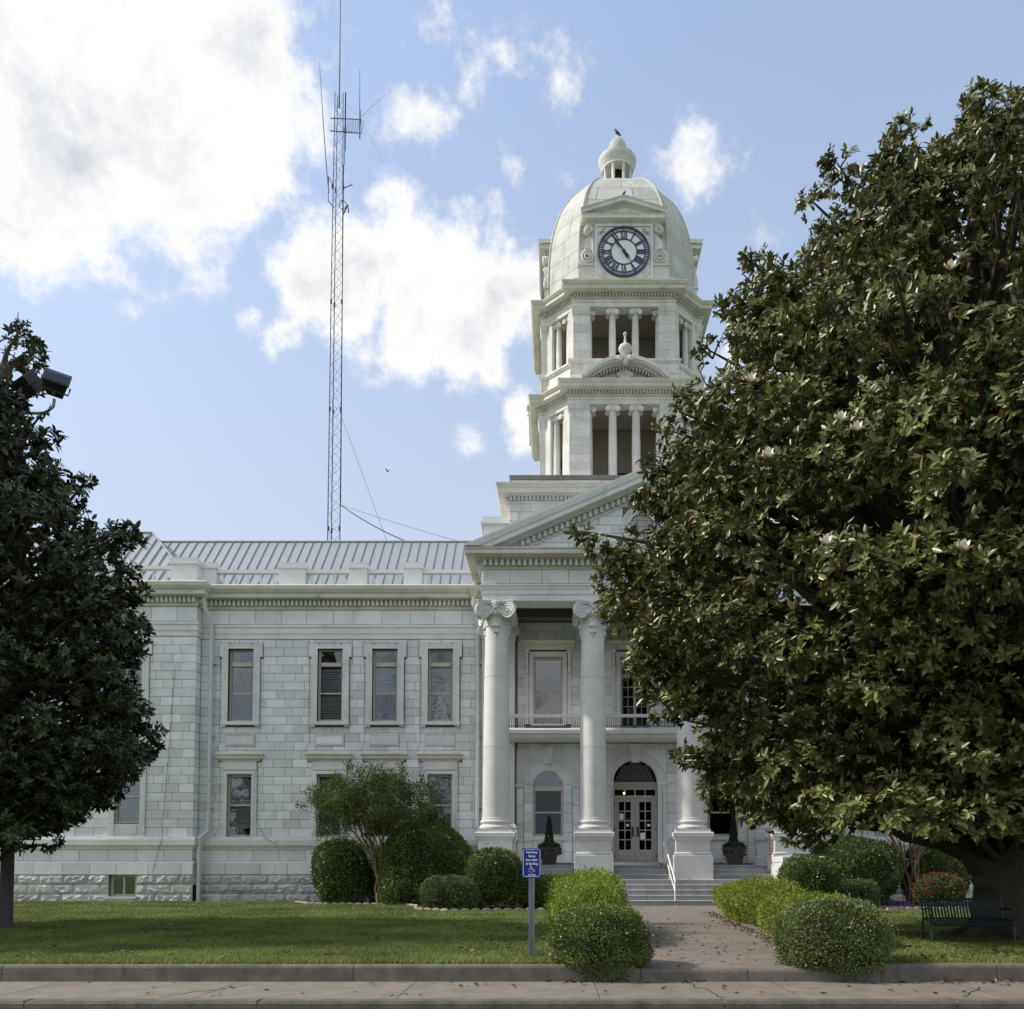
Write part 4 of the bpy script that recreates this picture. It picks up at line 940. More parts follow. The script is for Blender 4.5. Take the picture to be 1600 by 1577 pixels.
def stage(name, H, a, s, z0, zc, ze, zt, colr, seed, ops, upper):
    """one storey: corner piers of coursed stone, openings with two columns on the faces, narrow diagonal openings, entablature"""
    tp = part(name); pw_ = a-ops                    # pier width on the face
    cm = belfry_column(z0, zc, colr); cm2 = belfry_column(z0, zc, colr*.86)
    for k in range(4):
        Mk = Matrix.Translation((XA,YT,0)) @ Matrix.Rotation(k*math.pi/2, 4, 'Z')
        def place(poly, za, zb_, nm, mat): MB().hprism(poly, za, zb_).xform(Mk).build(nm, mat, tp, loc=(0,0,0))
        for sx in (-1, 1):
            # pier core: face part and the diagonal return
            P_ = [(ops,-H+.012),(a-.012,-H+.012),(a-.012,-H+s+.012),(a+.22,-H+s+.245),(a-.10,-H+s+.56),(ops,-H+.75)]
            if sx < 0: P_ = [(-x,y) for x,y in P_][::-1]
            place(P_, z0, zc, 'pier_core', M_TOWER)
            x0_, x1_ = (ops, a) if sx > 0 else (-a, -ops)
            if k != 2: ashlar(tp, x0_, x1_, z0, zc-.02, -H, .40, 2.0, [], M_TOWER, seed+k*3+sx, M=Mk, depth=.02)
            # pier cap moulding
            Q = [(ops,-H),(a,-H),(a,-H+s)] if sx > 0 else [(-a,-H+s),(-a,-H),(-ops,-H)]
            m = MB().ring(Q, [(-.05,zc-.34),(.02,zc-.34),(.02,zc-.26),(.05,zc-.22),(.07,zc-.10),(.09,zc-.02),(.09,zc-.0),(-.05,zc)], closed=False).xform(Mk); m.build('pier_cap', M_TOWER, tp, loc=(0,0,0))
            # half column against the pier
            c = link('belfry_column', cm, tp); p = Mk @ Vector((sx*(ops+.07),-H+.42,0)); c.location = (p.x,p.y,0); c.rotation_euler = (0,0,k*math.pi/2)
            # the two columns in the opening
            c = link('belfry_column', cm, tp); p = Mk @ Vector((sx*ops*.34,-H+.30,0)); c.location = (p.x,p.y,0); c.rotation_euler = (0,0,k*math.pi/2)
        # diagonal opening columns
        for t in (.30, .70):
            d0 = Vector((a,-H+s,0)); d1 = Vector((H-s,-a,0)); p = Mk @ (d0.lerp(d1,t)+Vector((-.22,.22,0)))
            c = link('belfry_column', cm2, tp); c.location = (p.x,p.y,0); c.rotation_euler = (0,0,k*math.pi/2+math.pi/4)
    oc = octo(H, a, s)
    MB().ring(oc, [(-.62,zc+.002),(.0,zc+.002),(.0,zc+.20),(.03,zc+.21),(.03,zc+.28),(.06,zc+.31),(.0,zc+.33),(.0,ze),(-.62,ze)]).build('entablature', M_TOWER, tp, loc=(0,0,0))
    MB().ring(oc, [(-.1,ze-.01),(.04,ze-.01),(.07,ze+.05),(.02,ze+.06),(.02,ze+.21),(.18,ze+.22),(.42,ze+.25),(.42,ze+.40),(.47,ze+.43),(.54,zt-.04),(.54,zt),(-.4,zt+.08)]).build('cornice', M_CORN, tp, loc=(0,0,0))
    MB().dentils(oc, .01, .15, ze+.07, ze+.20, .075, .075).build('dentil_row', M_TOWER, tp, loc=(0,0,0))['kind'] = 'stuff'
    # room inside: back walls and ceiling of the open belfry
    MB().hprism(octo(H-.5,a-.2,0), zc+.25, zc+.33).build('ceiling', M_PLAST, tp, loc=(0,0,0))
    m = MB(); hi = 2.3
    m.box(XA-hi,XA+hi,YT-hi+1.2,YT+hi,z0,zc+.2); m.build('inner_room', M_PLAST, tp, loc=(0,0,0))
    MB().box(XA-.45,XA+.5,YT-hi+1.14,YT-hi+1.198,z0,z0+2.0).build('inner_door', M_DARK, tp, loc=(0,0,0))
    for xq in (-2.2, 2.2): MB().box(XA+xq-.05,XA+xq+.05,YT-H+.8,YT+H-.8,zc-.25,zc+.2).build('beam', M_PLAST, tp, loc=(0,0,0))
    MB().hprism(octo(H-.05,a-.02,0), z0-.06, z0).build('floor', M_TOWER, tp, loc=(0,0,0))
    return tp
lo = stage('lower_belfry', 4.05, 2.64, .28, 19.66, 23.66, 24.05, 24.62, .205, 70, 1.64, False)
MB().box(XA-1.4,XA+1.4,YT-3.55,YT-3.45,19.66,20.35).build('parapet_wall', M_TOWER, lo, loc=(0,0,0))
# attic between the storeys, with segmental pediments
at = part('attic')
for k in range(4):
    if k == 2: continue
    Mk = Matrix.Translation((XA,YT,0)) @ Matrix.Rotation(k*math.pi/2, 4, 'Z')
    ashlar(at, -2.6, 2.6, 24.66, 25.66, -4.02, .5, 1.3, [], M_TOWER, 90+k, M=Mk, depth=.1)
oc = octo(4.0, 2.58, .28)
MB().ring(oc, [(-.6,24.6),(-.03,24.6),(-.03,25.66),(-.6,25.66)]).build('attic_wall', M_TOWER, at, loc=(0,0,0))
MB().ring(oc, [(-.6,25.66),(.03,25.66),(.06,25.72),(.10,25.75),(.10,25.84),(.05,25.87),(-1.2,25.9)]).build('attic_coping', M_TOWER, at, loc=(0,0,0))
for k in (0, 1, 3):
    Mk = Matrix.Translation((XA,YT,0)) @ Matrix.Rotation(k*math.pi/2, 4, 'Z')
    sg = part('segmental_pediment')
    c = 2.05; rise = .98; rad = (c*c+rise*rise)/(2*rise); zc_ = 24.66+rise-rad; a0 = math.asin(c/rad)
    def seg_band(m, r0, r1, y0, y1, n=28):
        for i in range(n):
            t0, t1 = math.pi/2-a0+2*a0*i/n, math.pi/2-a0+2*a0*(i+1)/n
            P_ = [(r0*math.cos(t0),zc_+r0*math.sin(t0)),(r1*math.cos(t0),zc_+r1*math.sin(t0)),(r1*math.cos(t1),zc_+r1*math.sin(t1)),(r0*math.cos(t1),zc_+r0*math.sin(t1))]
            P_ = [(x,max(z,24.63)) for x,z in P_]
            m.prism(P_, y0, y1)
    m = MB(); seg_band(m, rad-.20, rad, -4.62, -3.95); seg_band(m, rad-.12, rad+.04, -4.68, -4.60); seg_band(m, rad-.30, rad-.2, -4.40, -3.95); m.xform(Mk).build('segmental_cornice', M_TOWER, sg, loc=(0,0,0))
    m = MB(); n = 22
    for i in range(n):
        t = math.pi/2-a0*.86+2*a0*.86*(i+.5)/n
        x_, z_ = (rad-.38)*math.cos(t), zc_+(rad-.38)*math.sin(t); m.box(x_-.035,x_+.035,-4.30,-4.0,z_-.06,z_+.06)
    m.xform(Mk).build('dentil_row', M_TOWER, sg, loc=(0,0,0))['kind'] = 'stuff'
    m = MB(); m.prism([(x*.36,25.02+z*.26) for x,z in [(math.cos(t)*(1+.12*math.cos(4*t)),math.sin(t)*(1+.12*math.cos(4*t))) for t in [2*math.pi*q/24 for q in range(24)]]], -4.20, -4.0)
    for s in (-1, 1):
        for q in range(5): m.lathe([(0,-.09),(.08,-.05),(.09,0),(.07,.05),(0,.09)], s*(.5+q*.2), -4.06, 8, cap=False)
        nv = 5*8*5
    for q in range(len(m.v)):
        x_, y_, z_ = m.v[q]
        if z_ < 1: m.v[q] = (x_, y_, z_+24.86+.05*math.sin(x_*9))
    m.xform(Mk).build('carved_shield', M_TOWER, sg, loc=(0,0,0))
    m = MB()
    for s in (-1, 1): m.tube([(s*.25+.13*(1-t/14)*math.cos(t),-4.72,25.5+.13*(1-t/14)*math.sin(t)) for t in [q*.6 for q in range(20)]], .05, 6)
    m.box(-.28,.28,-4.66,-4.1,25.60,25.68); m.lathe([(0,-.15),(.13,-.1),(.15,0),(.13,.1),(0,.15)], 0, -4.6, 12, cap=False)
    for q in range(len(m.v)-60, len(m.v)): x_, y_, z_ = m.v[q]; m.v[q] = (x_,y_,z_+25.38)
    m.xform(Mk).build('scroll_ornament', M_TOWER, sg, loc=(0,0,0))
    m = MB().lathe([(.2,25.685),(.22,25.75),(.12,25.80),(.10,25.84),(.22,25.93),(.30,26.05),(.32,26.15),(.27,26.26),(.13,26.36),(.07,26.42),(.055,26.6),(.045,26.75),(.085,26.80),(.09,26.86),(.05,26.93),(0.005,26.94)], 0, -4.38, 20).xform(Mk)
    if k == 0: m.build('urn_finial', M_TOWER, sg, smooth=True, loc=(0,0,0))
up = stage('upper_belfry', 3.95, 2.45, .26, 25.9, 28.47, 28.86, 29.44, .17, 110, 1.62, True)
# attic course above upper cornice
MB().ring(octo(3.75, 2.35, .2), [(-.5,29.44),(0,29.44),(0,29.92),(.04,29.95),(.04,30.0),(-.5,30.05)]).build('dome_kerb', M_TOWER, up, loc=(0,0,0))
# ---- dome: eight curved faces, each built of separate panels between ribs
dm = part('dome')
DZ0, DHt, DR = 29.95, 7.35, 3.62
def dr(t): return DR*max(0.0, 1-(max(0, t-.10)/.905)**2.35)**.5 if t > .10 else DR
aa = 2.15/3.62
ts = [0,.10,.22,.35,.48,.61,.73,.83,.91,.965]
def dpt(k, u, t):                            # corner ring: face k, u in 0..1 along the face
    cs = [(-aa,-1),(aa,-1),(1,-aa),(1,aa),(aa,1),(-aa,1),(-1,aa),(-1,-aa)]
    a_, b_ = cs[k], cs[(k+1)%8]; r = dr(t); 
    x_, y_ = a_[0]+(b_[0]-a_[0])*u, a_[1]+(b_[1]-a_[1])*u
    return Vector((XA+x_*r, YT+y_*r, DZ0+DHt*t))
m = MB()
for k in range(8):
    for q in range(30):
        t0, t1 = .97*q/30, .97*(q+1)/30
        m.add([dpt(k,0,t0),dpt(k,1,t0),dpt(k,1,t1),dpt(k,0,t1)], [(0,1,2,3)])
m.v = [(XA+(x-XA)*.992, YT+(y-YT)*.992, z-.01) for x,y,z in m.v]
m.build('dome_shell', M_MORT, dm, loc=(0,0,0))
for k in range(8):
    for r_ in range(len(ts)-1):
        nc = (3 if k%2 == 0 else 2) if r_ < 5 else (2 if r_ < 7 else 1)
        off = .5 if r_%2 else 0
        cuts = [0]+[(c+ (off if nc > 1 else 0)*.6)/nc for c in range(1 if off == 0 else 0, nc) if 0.05 < (c+(off if nc > 1 else 0)*.6)/nc < .97]+[1]
        for u0, u1 in zip(cuts[:-1], cuts[1:]):
            m = MB(); n = 4; e = .004; vs = []
            for q in range(n+1):
                t = ts[r_]+.0012+(ts[r_+1]-ts[r_]-.0024)*q/n
                vs += [dpt(k,u0+e,t), dpt(k,u1-e,t)]
            m.add(vs, [(2*q,2*q+1,2*q+3,2*q+2) for q in range(n)]); m.build('dome_panel', M_DOME, dm, smooth=True, loc=(0,0,0))
for k in range(8):
    MB().tube([dpt(k,0,.97*q/24) for q in range(25)], [.075-.03*q/24 for q in range(25)], 8).build('dome_rib', M_DOME, dm, smooth=True, loc=(0,0,0))
# ---- clock houses on the dome
def spiral(m, cx, cz, r, y, turns, w_, s, sy=1.0):
    n = int(turns*16)
    m.tube([(cx+s*r*(1-.85*q/n)*math.cos(2*math.pi*q/16+1.2), y-.04*q/n, cz+sy*r*(1-.85*q/n)*math.sin(2*math.pi*q/16+1.2)) for q in range(n+1)], w_, 6)
clock_meshes = {}
def clock_house(k):
    Mk = Matrix.Translation((XA,YT,0)) @ Matrix.Rotation(k*math.pi/2, 4, 'Z')
    ch = part('clock_house'); F = -3.82
    def B(m, nm, mat, sm=False): m.xform(Mk).build(nm, mat, ch, smooth=sm, loc=(0,0,0))
    B(MB().box(-1.40,1.40,F,-1.2,29.96,32.75), 'clock_wall', M_TOWER)
    B(MB().box(-1.40,-1.30,F-.05,F,29.96,32.6).box(1.30,1.40,F-.05,F,29.96,32.6).box(-1.30,1.30,F-.052,F,32.5,32.6), 'clock_border', M_TOWER)
    m = MB()
    for sx in (-1, 1):
        for sz in (-1, 1):                   # leaf carving in the spandrels
            for q in range(7):
                a_ = q/6*math.pi/2; r0, r1 = .05, .30-.06*(q%2); cx, cz = sx*1.18, 31.22+sz*1.16
                d = Vector((-sx*math.cos(a_),0,-sz*math.sin(a_)))
                m.tube([(cx+d.x*r0,F-.02,cz+d.z*r0),(cx+d.x*(r0+r1)/2,F-.06,cz+d.z*(r0+r1)/2),(cx+d.x*r1,F-.01,cz+d.z*r1)], [.02,.045,.01], 5)
    B(m, 'spandrel_carving', M_TOWER)
    for s in (-1, 1):                        # scroll consoles either side
        B(MB().box(min(s*1.41,s*2.16),max(s*1.41,s*2.16),F+.02,-1.4,29.96,30.58).box(min(s*1.39,s*2.22),max(s*1.39,s*2.22),F-.04,-1.4,30.58,30.66), 'console_pedestal', M_TOWER)
        pr = [(1.41,30.67),(2.08,30.67),(2.14,30.95),(2.10,31.25),(1.90,31.45),(1.86,31.75),(1.80,31.9),(1.66,32.08),(1.62,32.4),(1.64,32.6),(1.41,32.6)]
        B(MB().prism([(s*x_,z_) for x_,z_ in pr][::s], F+.04, -2.2), 'scroll_console', M_TOWER)
        m = MB(); spiral(m, s*1.76, 31.06, .34, F+.02, 2.4, .055, s, 1.1); spiral(m, s*1.72, 32.34, .22, F-.04, 2.2, .05, s)
        m.tube([(s*1.50,F+.02,30.75),(s*1.50,F+.02,31.9),(s*1.46,F+.02,32.5)], .03)
        dk = MB().lathe([(0,-.10),(.20,-.1),(.2,.1),(0,.1)], seg=16, cap=False); m.add([(s*1.72+x_, F+.06+z_, 32.34+y_) for x_,y_,z_ in dk.v], dk.f)
        B(m, 'scroll', M_TOWER, True)
    m = MB().ring([(-1.72,-2.0),(-1.72,F+.04),(1.72,F+.04),(1.72,-2.0)], [(-.1,32.62),(.02,32.62),(.05,32.70),(.10,32.74),(.28,32.78),(.28,32.92),(.33,32.98),(-.1,33.0)], closed=False); B(m, 'pediment_cornice', M_TOWER)
    h = 2.06; zp = 33.86
    for s in (-1, 1):
        m = MB(); o = [(.02,-.40),(.10,-.34),(.10,-.26),(.30,-.22),(.30,-.08),(.36,0)]
        vs = [(s*h,F+.04-q,33.0+max(0,dz+.22)) for q,dz in o]+[(s*h,-1.6,33.0+.22)]+[(0,F+.04-q,zp+dz) for q,dz in o]+[(0,-1.6,zp)]
        n = 7; m.add(vs, [((q,q+1,n+q+1,n+q) if s < 0 else (q,n+q,n+q+1,q+1)) for q in range(n-1)]+[tuple(range(n))]); B(m, 'raking_cornice', M_TOWER)
    B(MB().prism([(-1.6,33.0),(1.6,33.0),(0,33.62)], F+.02, -1.6), 'tympanum', M_TOWER)
    m = MB(); rs = random.Random(4)
    for q in range(26):
        x_ = rs.uniform(-.75,.75); z_ = 33.06+rs.uniform(0,1)*(.32-.36*abs(x_)); m.tube([(x_-.06,F+.0,z_),(x_,F-.05,z_+.03),(x_+.05,F+.0,z_+.05)], .025, 4)
    B(m, 'tympanum_carving', M_TOWER)
    # clock
    ck = part('clock'); C0 = Vector((0, F-.03, 31.22)); CR = 1.24
    def K(nm, build, mat):
        if nm not in clock_meshes:
            m = MB(); build(m); clock_meshes[nm] = m.mesh(nm.split('#')[0], mat)
        o = link(nm.split('#')[0], clock_meshes[nm], ck); p = Mk @ C0; o.location = p; o.rotation_euler = (0,0,k*math.pi/2); return o
    def annulus(m, r0, r1, y0, y1, n=72):
        for i in range(n):
            t0, t1 = 2*math.pi*i/n, 2*math.pi*(i+1)/n
            m.prism([(r0*math.cos(t0),r0*math.sin(t0)),(r1*math.cos(t0),r1*math.sin(t0)),(r1*math.cos(t1),r1*math.sin(t1)),(r0*math.cos(t1),r0*math.sin(t1))], y0, y1)
    K('dial', lambda m: m.prism([(1.22*math.cos(2*math.pi*i/64),1.22*math.sin(2*math.pi*i/64)) for i in range(64)], -.02, .03), M_CLOCKW)
    K('outer_ring', lambda m: annulus(m, 1.17, CR, -.09, .03), M_CLOCKB); K('track_ring', lambda m: annulus(m, .99, 1.035, -.05, -.015), M_CLOCKB); K('inner_ring', lambda m: annulus(m, .60, .65, -.05, -.015), M_CLOCKB)
    def minutes(m):
        for i in range(60):
            t = 2*math.pi*i/60; c, s = math.cos(t), math.sin(t); w_ = .020 if i%5 else .04
            m.prism([(1.03*c+w_*s,1.03*s-w_*c),(1.16*c+w_*s,1.16*s-w_*c),(1.16*c-w_*s,1.16*s+w_*c),(1.03*c-w_*s,1.03*s+w_*c)], -.045, -.015)
    K('minute_track', minutes, M_CLOCKB)
    ROM = ['XII','I','II','III','IIII','V','VI','VII','VIII','IX','X','XI']
    for hnum, txt in enumerate(ROM):
        def num(m, txt=txt, hnum=hnum):
            wds = {'I':.085,'V':.17,'X':.17}; tot = sum(wds[c] for c in txt); x_ = -tot/2
            strokes = []
            for c in txt:
                w_ = wds[c]
                if c == 'I': strokes.append((x_+w_/2,.65,x_+w_/2,1.0,.026))
                elif c == 'V': strokes += [(x_+.03,1.0,x_+w_/2,.65,.026),(x_+w_-.03,1.0,x_+w_/2,.65,.014)]
                else: strokes += [(x_+.03,1.0,x_+w_-.03,.65,.026),(x_+w_-.03,1.0,x_+.03,.65,.014)]
                x_ += w_
            th = -2*math.pi*hnum/12; c_, s_ = math.cos(th), math.sin(th)
            for (ax,az,bx,bz,hw_) in strokes:
                d = Vector((bx-ax,bz-az)).normalized(); n_ = Vector((-d.y,d.x))*hw_
                q4 = [(ax+n_.x,az+n_.y),(ax-n_.x,az-n_.y),(bx-n_.x,bz-n_.y),(bx+n_.x,bz+n_.y)]
                q4 = [(x*c_-z*s_, x*s_+z*c_) for x,z in q4]
                ar = sum(q4[i][0]*q4[(i+1)%4][1]-q4[(i+1)%4][0]*q4[i][1] for i in range(4))
                m.prism(q4 if ar > 0 else q4[::-1], -.05, -.015)
        K(f'numeral#{hnum}', num, M_CLOCKB)
    def hand(m, ang, L, w_, tail, y):
        c_, s_ = math.cos(-ang), math.sin(-ang)
        P_ = [(-w_*.45,-tail),(w_*.45,-tail),(w_*.5,.0),(w_,L*.45),(w_*.25,L*.62),(0,L),(-w_*.25,L*.62),(-w_,L*.45),(-w_*.5,0)]
        m.prism([(x*c_-z*s_, x*s_+z*c_) for x,z in P_], y-.02, y)
    K('hour_hand', lambda m: hand(m, R(146), .66, .085, .12, -.08), M_BLACK)
    K('minute_hand', lambda m: hand(m, R(321), 1.10, .06, .22, -.11), M_BLACK)
    K('hub', lambda m: m.prism([(.07*math.cos(t),.07*math.sin(t)) for t in [2*math.pi*q/16 for q in range(16)]], -.14, -.05), M_BLACK)
    if k != 0:
        B(MB().lathe([(.08,33.84),(.05,33.95),(.03,34.2),(.10,34.28),(.11,34.36),(.07,34.44),(.02,34.5)], 0, F-.1, 12), 'ball_finial', M_TOWER, True)
for k in (0, 1, 3): clock_house(k)
# ---- lantern on top
cu = part('lantern'); zc = 37.0
MB().lathe([(1.1,zc),(1.1,zc+.10),(.98,zc+.16),(.92,zc+.24),(.92,zc+.34),(.3,zc+.36)], XA, YT, 40).build('lantern_base', M_DOME, cu, smooth=True, loc=(0,0,0))
lc = MB().lathe([(.12,zc+.36),(.12,zc+.42),(.09,zc+.45),(.085,zc+.9),(.075,zc+1.28),(.10,zc+1.32),(.11,zc+1.38)], seg=14).mesh('lantern_column', M_TOWER, True)
for q in range(8):
    a_ = 2*math.pi*(q+.5)/8; link('lantern_column', lc, cu, (XA+.70*math.cos(a_), YT+.70*math.sin(a_), 0))
MB().lathe([(.26,zc+.36),(.26,zc+1.38)], XA, YT, 16).build('lantern_shade_core', M_DARK, cu, loc=(0,0,0))  # added black drum, darkness of the openings put into its colour
MB().lathe([(.5,zc+1.38),(.82,zc+1.38),(.82,zc+1.48),(.86,zc+1.52),(.88,zc+1.66),(.96,zc+1.74),(.98,zc+1.86),(1.0,zc+1.92),(1.0,zc+1.98),(.75,zc+2.02),(.40,zc+2.03)], XA, YT, 48).build('lantern_entablature', M_TOWER, cu, smooth=True, loc=(0,0,0))
MB().lathe([(.50,zc+2.02),(.50,zc+2.5),(.485,zc+2.68),(.43,zc+2.88),(.34,zc+3.04),(.21,zc+3.18),(.12,zc+3.26),(.09,zc+3.32),(.09,zc+3.40),(.0,zc+3.41)], XA, YT, 32, cap=False).build('lantern_cap', M_DOME, cu, smooth=True, loc=(0,0,0))

# ================================================================= GROUND
def zlawn(y): return .25+(y-13)*.0035
def struct(o): o['kind'] = 'structure'; return o
struct(MB().add([(-900,-900,-.17),(900,-900,-.17),(900,1500,-.17),(-900,1500,-.17)], [(0,1,2,3)]).build('ground', M_LAWN))
struct(MB().add([(-120,-4,-.15),(120,-4,-.15),(120,10.95,-.15),(-120,10.95,-.15)], [(0,1,2,3)]).build('road', M_ASPH))
sw = struct(empty('sidewalk', (0, 12, 0)))
xj = -31.2; jts = []
while xj < 40: jts.append(xj); xj += 2.65
for a, b in zip(jts[:-1], jts[1:]):
    MB().add([(a+.006,11.32,-.002),(b-.006,11.32,-.002),(b-.006,12.995,.0),(a+.006,12.995,.0),(a+.006,11.32,-.1),(b-.006,11.32,-.1)], [(0,1,2,3),(4,5,1,0)]).build('sidewalk_slab', M_CONC, sw)
MB().box(-31,39,11.3,13.2,-.16,-.012).build('sidewalk_bed', M_MORT, sw)
def crack(pts, w_):
    m = MB()
    for p, q in zip(pts[:-1], pts[1:]):
        d = Vector((q[0]-p[0], q[1]-p[1])).normalized(); n_ = Vector((-d.y, d.x))*w_
        m.add([(p[0]-n_.x,p[1]-n_.y,.004),(q[0]-n_.x,q[1]-n_.y,.004),(q[0]+n_.x,q[1]+n_.y,.004),(p[0]+n_.x,p[1]+n_.y,.004)], [(0,1,2,3)])
    m.build('crack', M_SOIL, sw)
rc = random.Random(5)
for (xa_, ya_, xb_, yb_) in ((1.95,12.95,2.25,11.35),(-5.2,11.45,-4.3,12.7),(-7.4,12.2,-6.9,12.95),(5.4,11.4,6.1,12.4)):
    crack([(xa_+(xb_-xa_)*t/9+rc.uniform(-.05,.05), ya_+(yb_-ya_)*t/9+rc.uniform(-.03,.03)) for t in range(10)], .009)
kb = struct(empty('street_kerb', (0, 11, 0)))
kj = [-30,-24,-17.5,-12.6,-6.75,-3.78,2.18,5.15,11,17,23,30]
for a, b in zip(kj[:-1], kj[1:]):
    MB().ring([(a+.005,11.316),(a+.005,11.10),(b-.005,11.10),(b-.005,11.316)][0:4], [(-.02,-.16),(.0,-.16),(0,-.035),(-.012,-.012),(-.035,-.002)], closed=False).add([(a+.02,11.12,-.003),(b-.02,11.12,-.003),(b-.02,11.316,-.003),(a+.02,11.316,-.003)],[(0,1,2,3)]).build('kerb_stone', M_KERB, kb)
rk = struct(empty('retaining_kerb', (0, 13, 0)))
def rk_seg(a, b, h0, h1):
    vs = []
    for x_, h in ((a,h0),(b,h1)):
        vs += [(x_,12.99,-.02),(x_,13.0,h-.05),(x_,13.012,h-.018),(x_,13.045,h),(x_,13.20,h),(x_,13.20,-.02)]
    MB().add(vs, [(q,6+q,7+q,q+1) for q in range(5)]+[(0,1,2,3,4,5),(11,10,9,8,7,6)]).build('kerb_segment', M_KERB, rk)
# the lawn stands behind it, and the kerb drops where the walk meets it
for a, b in ((-30,-24),(-24,-16),(-16,-8.25),(-8.24,-3.0),(-2.99,.95)): rk_seg(a, b, .25, .25)
rk_seg(.96, 1.3, .25, .185); rk_seg(1.31, 2.9, .185, .185); rk_seg(2.91, 4.5, .185, .185); rk_seg(4.51, 4.9, .185, .26)
for a, b in ((4.91,6.62),(6.63,12),(12.01,18),(18.01,30)): rk_seg(a, b, .26, .26)
# front walk
fw = struct(empty('front_walk', (3, 20, .2)))
wl0, wl1, wr0, wr1 = 1.1, 2.0, 4.7, 6.1
n = 9
for q in range(n):
    t0, t1 = q/n, (q+1)/n; y0, y1 = 13.19+(30.78-13.19)*t0+.006, 13.19+(30.78-13.19)*t1-.006
    z0_, z1_ = .183+.187*t0, .183+.187*t1; e = lambda a_, b_, t: a_+(b_-a_)*t
    MB().add([(e(wl0,wl1,t0),y0,z0_),(e(wr0,wr1,t0),y0,z0_),(e(wr0,wr1,t1),y1,z1_),(e(wl0,wl1,t1),y1,z1_)], [(0,1,2,3)]).build('walk_slab', M_CONC, fw)
MB().add([(1.0,13.19,.17),(4.8,13.19,.17),(6.2,30.7,.355),(1.9,30.7,.355)], [(0,1,2,3)]).build('walk_bed', M_MORT, fw)
# lawn either side of the walk
def lawn(name, xs0, xs1, side):
    ny, nx = 24, 30; vs = []; rs = random.Random(3)
    for j in range(ny+1):
        y = 13.19+(36.5-13.19)*j/ny; t = min(1, (y-13.19)/(30.78-13.19))
        a = xs0 if side < 0 else 4.7+(6.1-4.7)*t-.02; b = xs1 if side > 0 else 1.1+(2.0-1.1)*t+.02
        for i in range(nx+1):
            vs.append((a+(b-a)*i/nx, y, zlawn(y)-(.03 if i in (0,nx) and abs(a+(b-a)*i/nx) < 7 else 0)+rs.uniform(-.008,.008)))
    fs = [(j*(nx+1)+i, j*(nx+1)+i+1, (j+1)*(nx+1)+i+1, (j+1)*(nx+1)+i) for j in range(ny) for i in range(nx)]
    return struct(MB().add(vs, fs).build(name, M_LAWN, smooth=True))
lawn('lawn', -60, 0, -1); lawn('lawn', 0, 60, 1)
def bed(poly):
    return struct(MB().hprism(poly, .25, .345).build('planting_bed', M_SOIL))
bedL = [(-10.2,34.3),(-9.4,33.2),(-7.5,32.6),(-5.6,32.2),(-4.9,31.0),(-4.6,28.9),(-3.4,28.1),(-2.0,28.3),(-.6,28.6),(.5,28.3),(1.7,28.8),(1.9,30.7),(-1.2,30.9),(-2.9,33),(-2.9,35.7),(-10.2,35.7)]
bedR = [(6.3,30.7),(6.4,28.3),(8.0,28.2),(10.8,28.2),(11.5,29.0),(14.5,29.6),(16,31.5),(16.2,35.7),(9.8,35.7),(9.8,33),(8.2,30.9)]
bed(bedL); bed(bedR)
def edging(poly, lab):
    e = empty('bed_edging', (poly[0][0], poly[0][1], .3)); tag(e, lab, 'edging', 'scalloped concrete bed edgings')
    em = MB().prism([(-.145,-.06),(.145,-.06),(.145,.05),(.09,.085),(0,.10),(-.09,.085),(-.145,.05)], -.035, .035).mesh('edging_stone', M_EDGE)
    for p, q in zip(poly[:-1], poly[1:]):
        d = Vector((q[0]-p[0], q[1]-p[1])); n = max(1, int(d.length/.30))
        for i in range(n):
            c = Vector(p)+d*((i+.5)/n); o = link('edging_stone', em, e); o.location = (c.x-poly[0][0], c.y-poly[0][1], zlawn(c.y)-.005-.3); o.rotation_euler = (0,0,math.atan2(d.y,d.x))
edging([(x,y-.05) for x,y in bedL[:11]], 'pale scalloped concrete edging round the bed left of the walk')
edging([(x,y-.05) for x,y in bedR[1:8]], 'pale scalloped concrete edging round the bed behind the bench')
# ================================================================= PLANTS
def leaves_arrays(P_, N_, L, wd, fold=.25, up=.0):
    """hex-shaped folded leaves: position, direction vectors -> verts, quads"""
    n = len(P_)
    d = N_/np.linalg.norm(N_, axis=1, keepdims=True)
    rnd = rng.normal(size=(n,3)); s = np.cross(d, rnd); s /= np.linalg.norm(s, axis=1, keepdims=True)+1e-9
    return d, s
def hexleaf(P_, d, s, L, W_, fold=.3):
    nn = np.cross(d, s); L = L[:,None]; W_ = W_[:,None]
    base = P_; l1 = P_+d*L*.30+s*W_*.42+nn*W_*fold; l2 = P_+d*L*.68+s*W_*.40+nn*W_*fold; tip = P_+d*L
    r1 = P_+d*L*.30-s*W_*.42+nn*W_*fold; r2 = P_+d*L*.68-s*W_*.40+nn*W_*fold
    V = np.stack([base,l1,l2,tip,r2,r1], 1).reshape(-1,3); n = len(P_); b = (np.arange(n)*6)[:,None]
    F = np.concatenate([b+np.array([[0,3,2,1]]), b+np.array([[0,5,4,3]])], 0)
    return V, F
def diamond(P_, d, s, L, W_):
    nn = np.cross(d, s); L = L[:,None]; W_ = W_[:,None]
    V = np.stack([P_, P_+d*L*.5+s*W_*.5+nn*W_*.15, P_+d*L, P_+d*L*.5-s*W_*.5+nn*W_*.15], 1).reshape(-1,3)
    b = (np.arange(len(P_))*4)[:,None]
    return V, b+np.array([[0,3,2,1]])
def unit(v): return v/(np.linalg.norm(v, axis=1, keepdims=True)+1e-9)
def perp(d):
    s = np.cross(d, rng.normal(size=d.shape)); return unit(s)
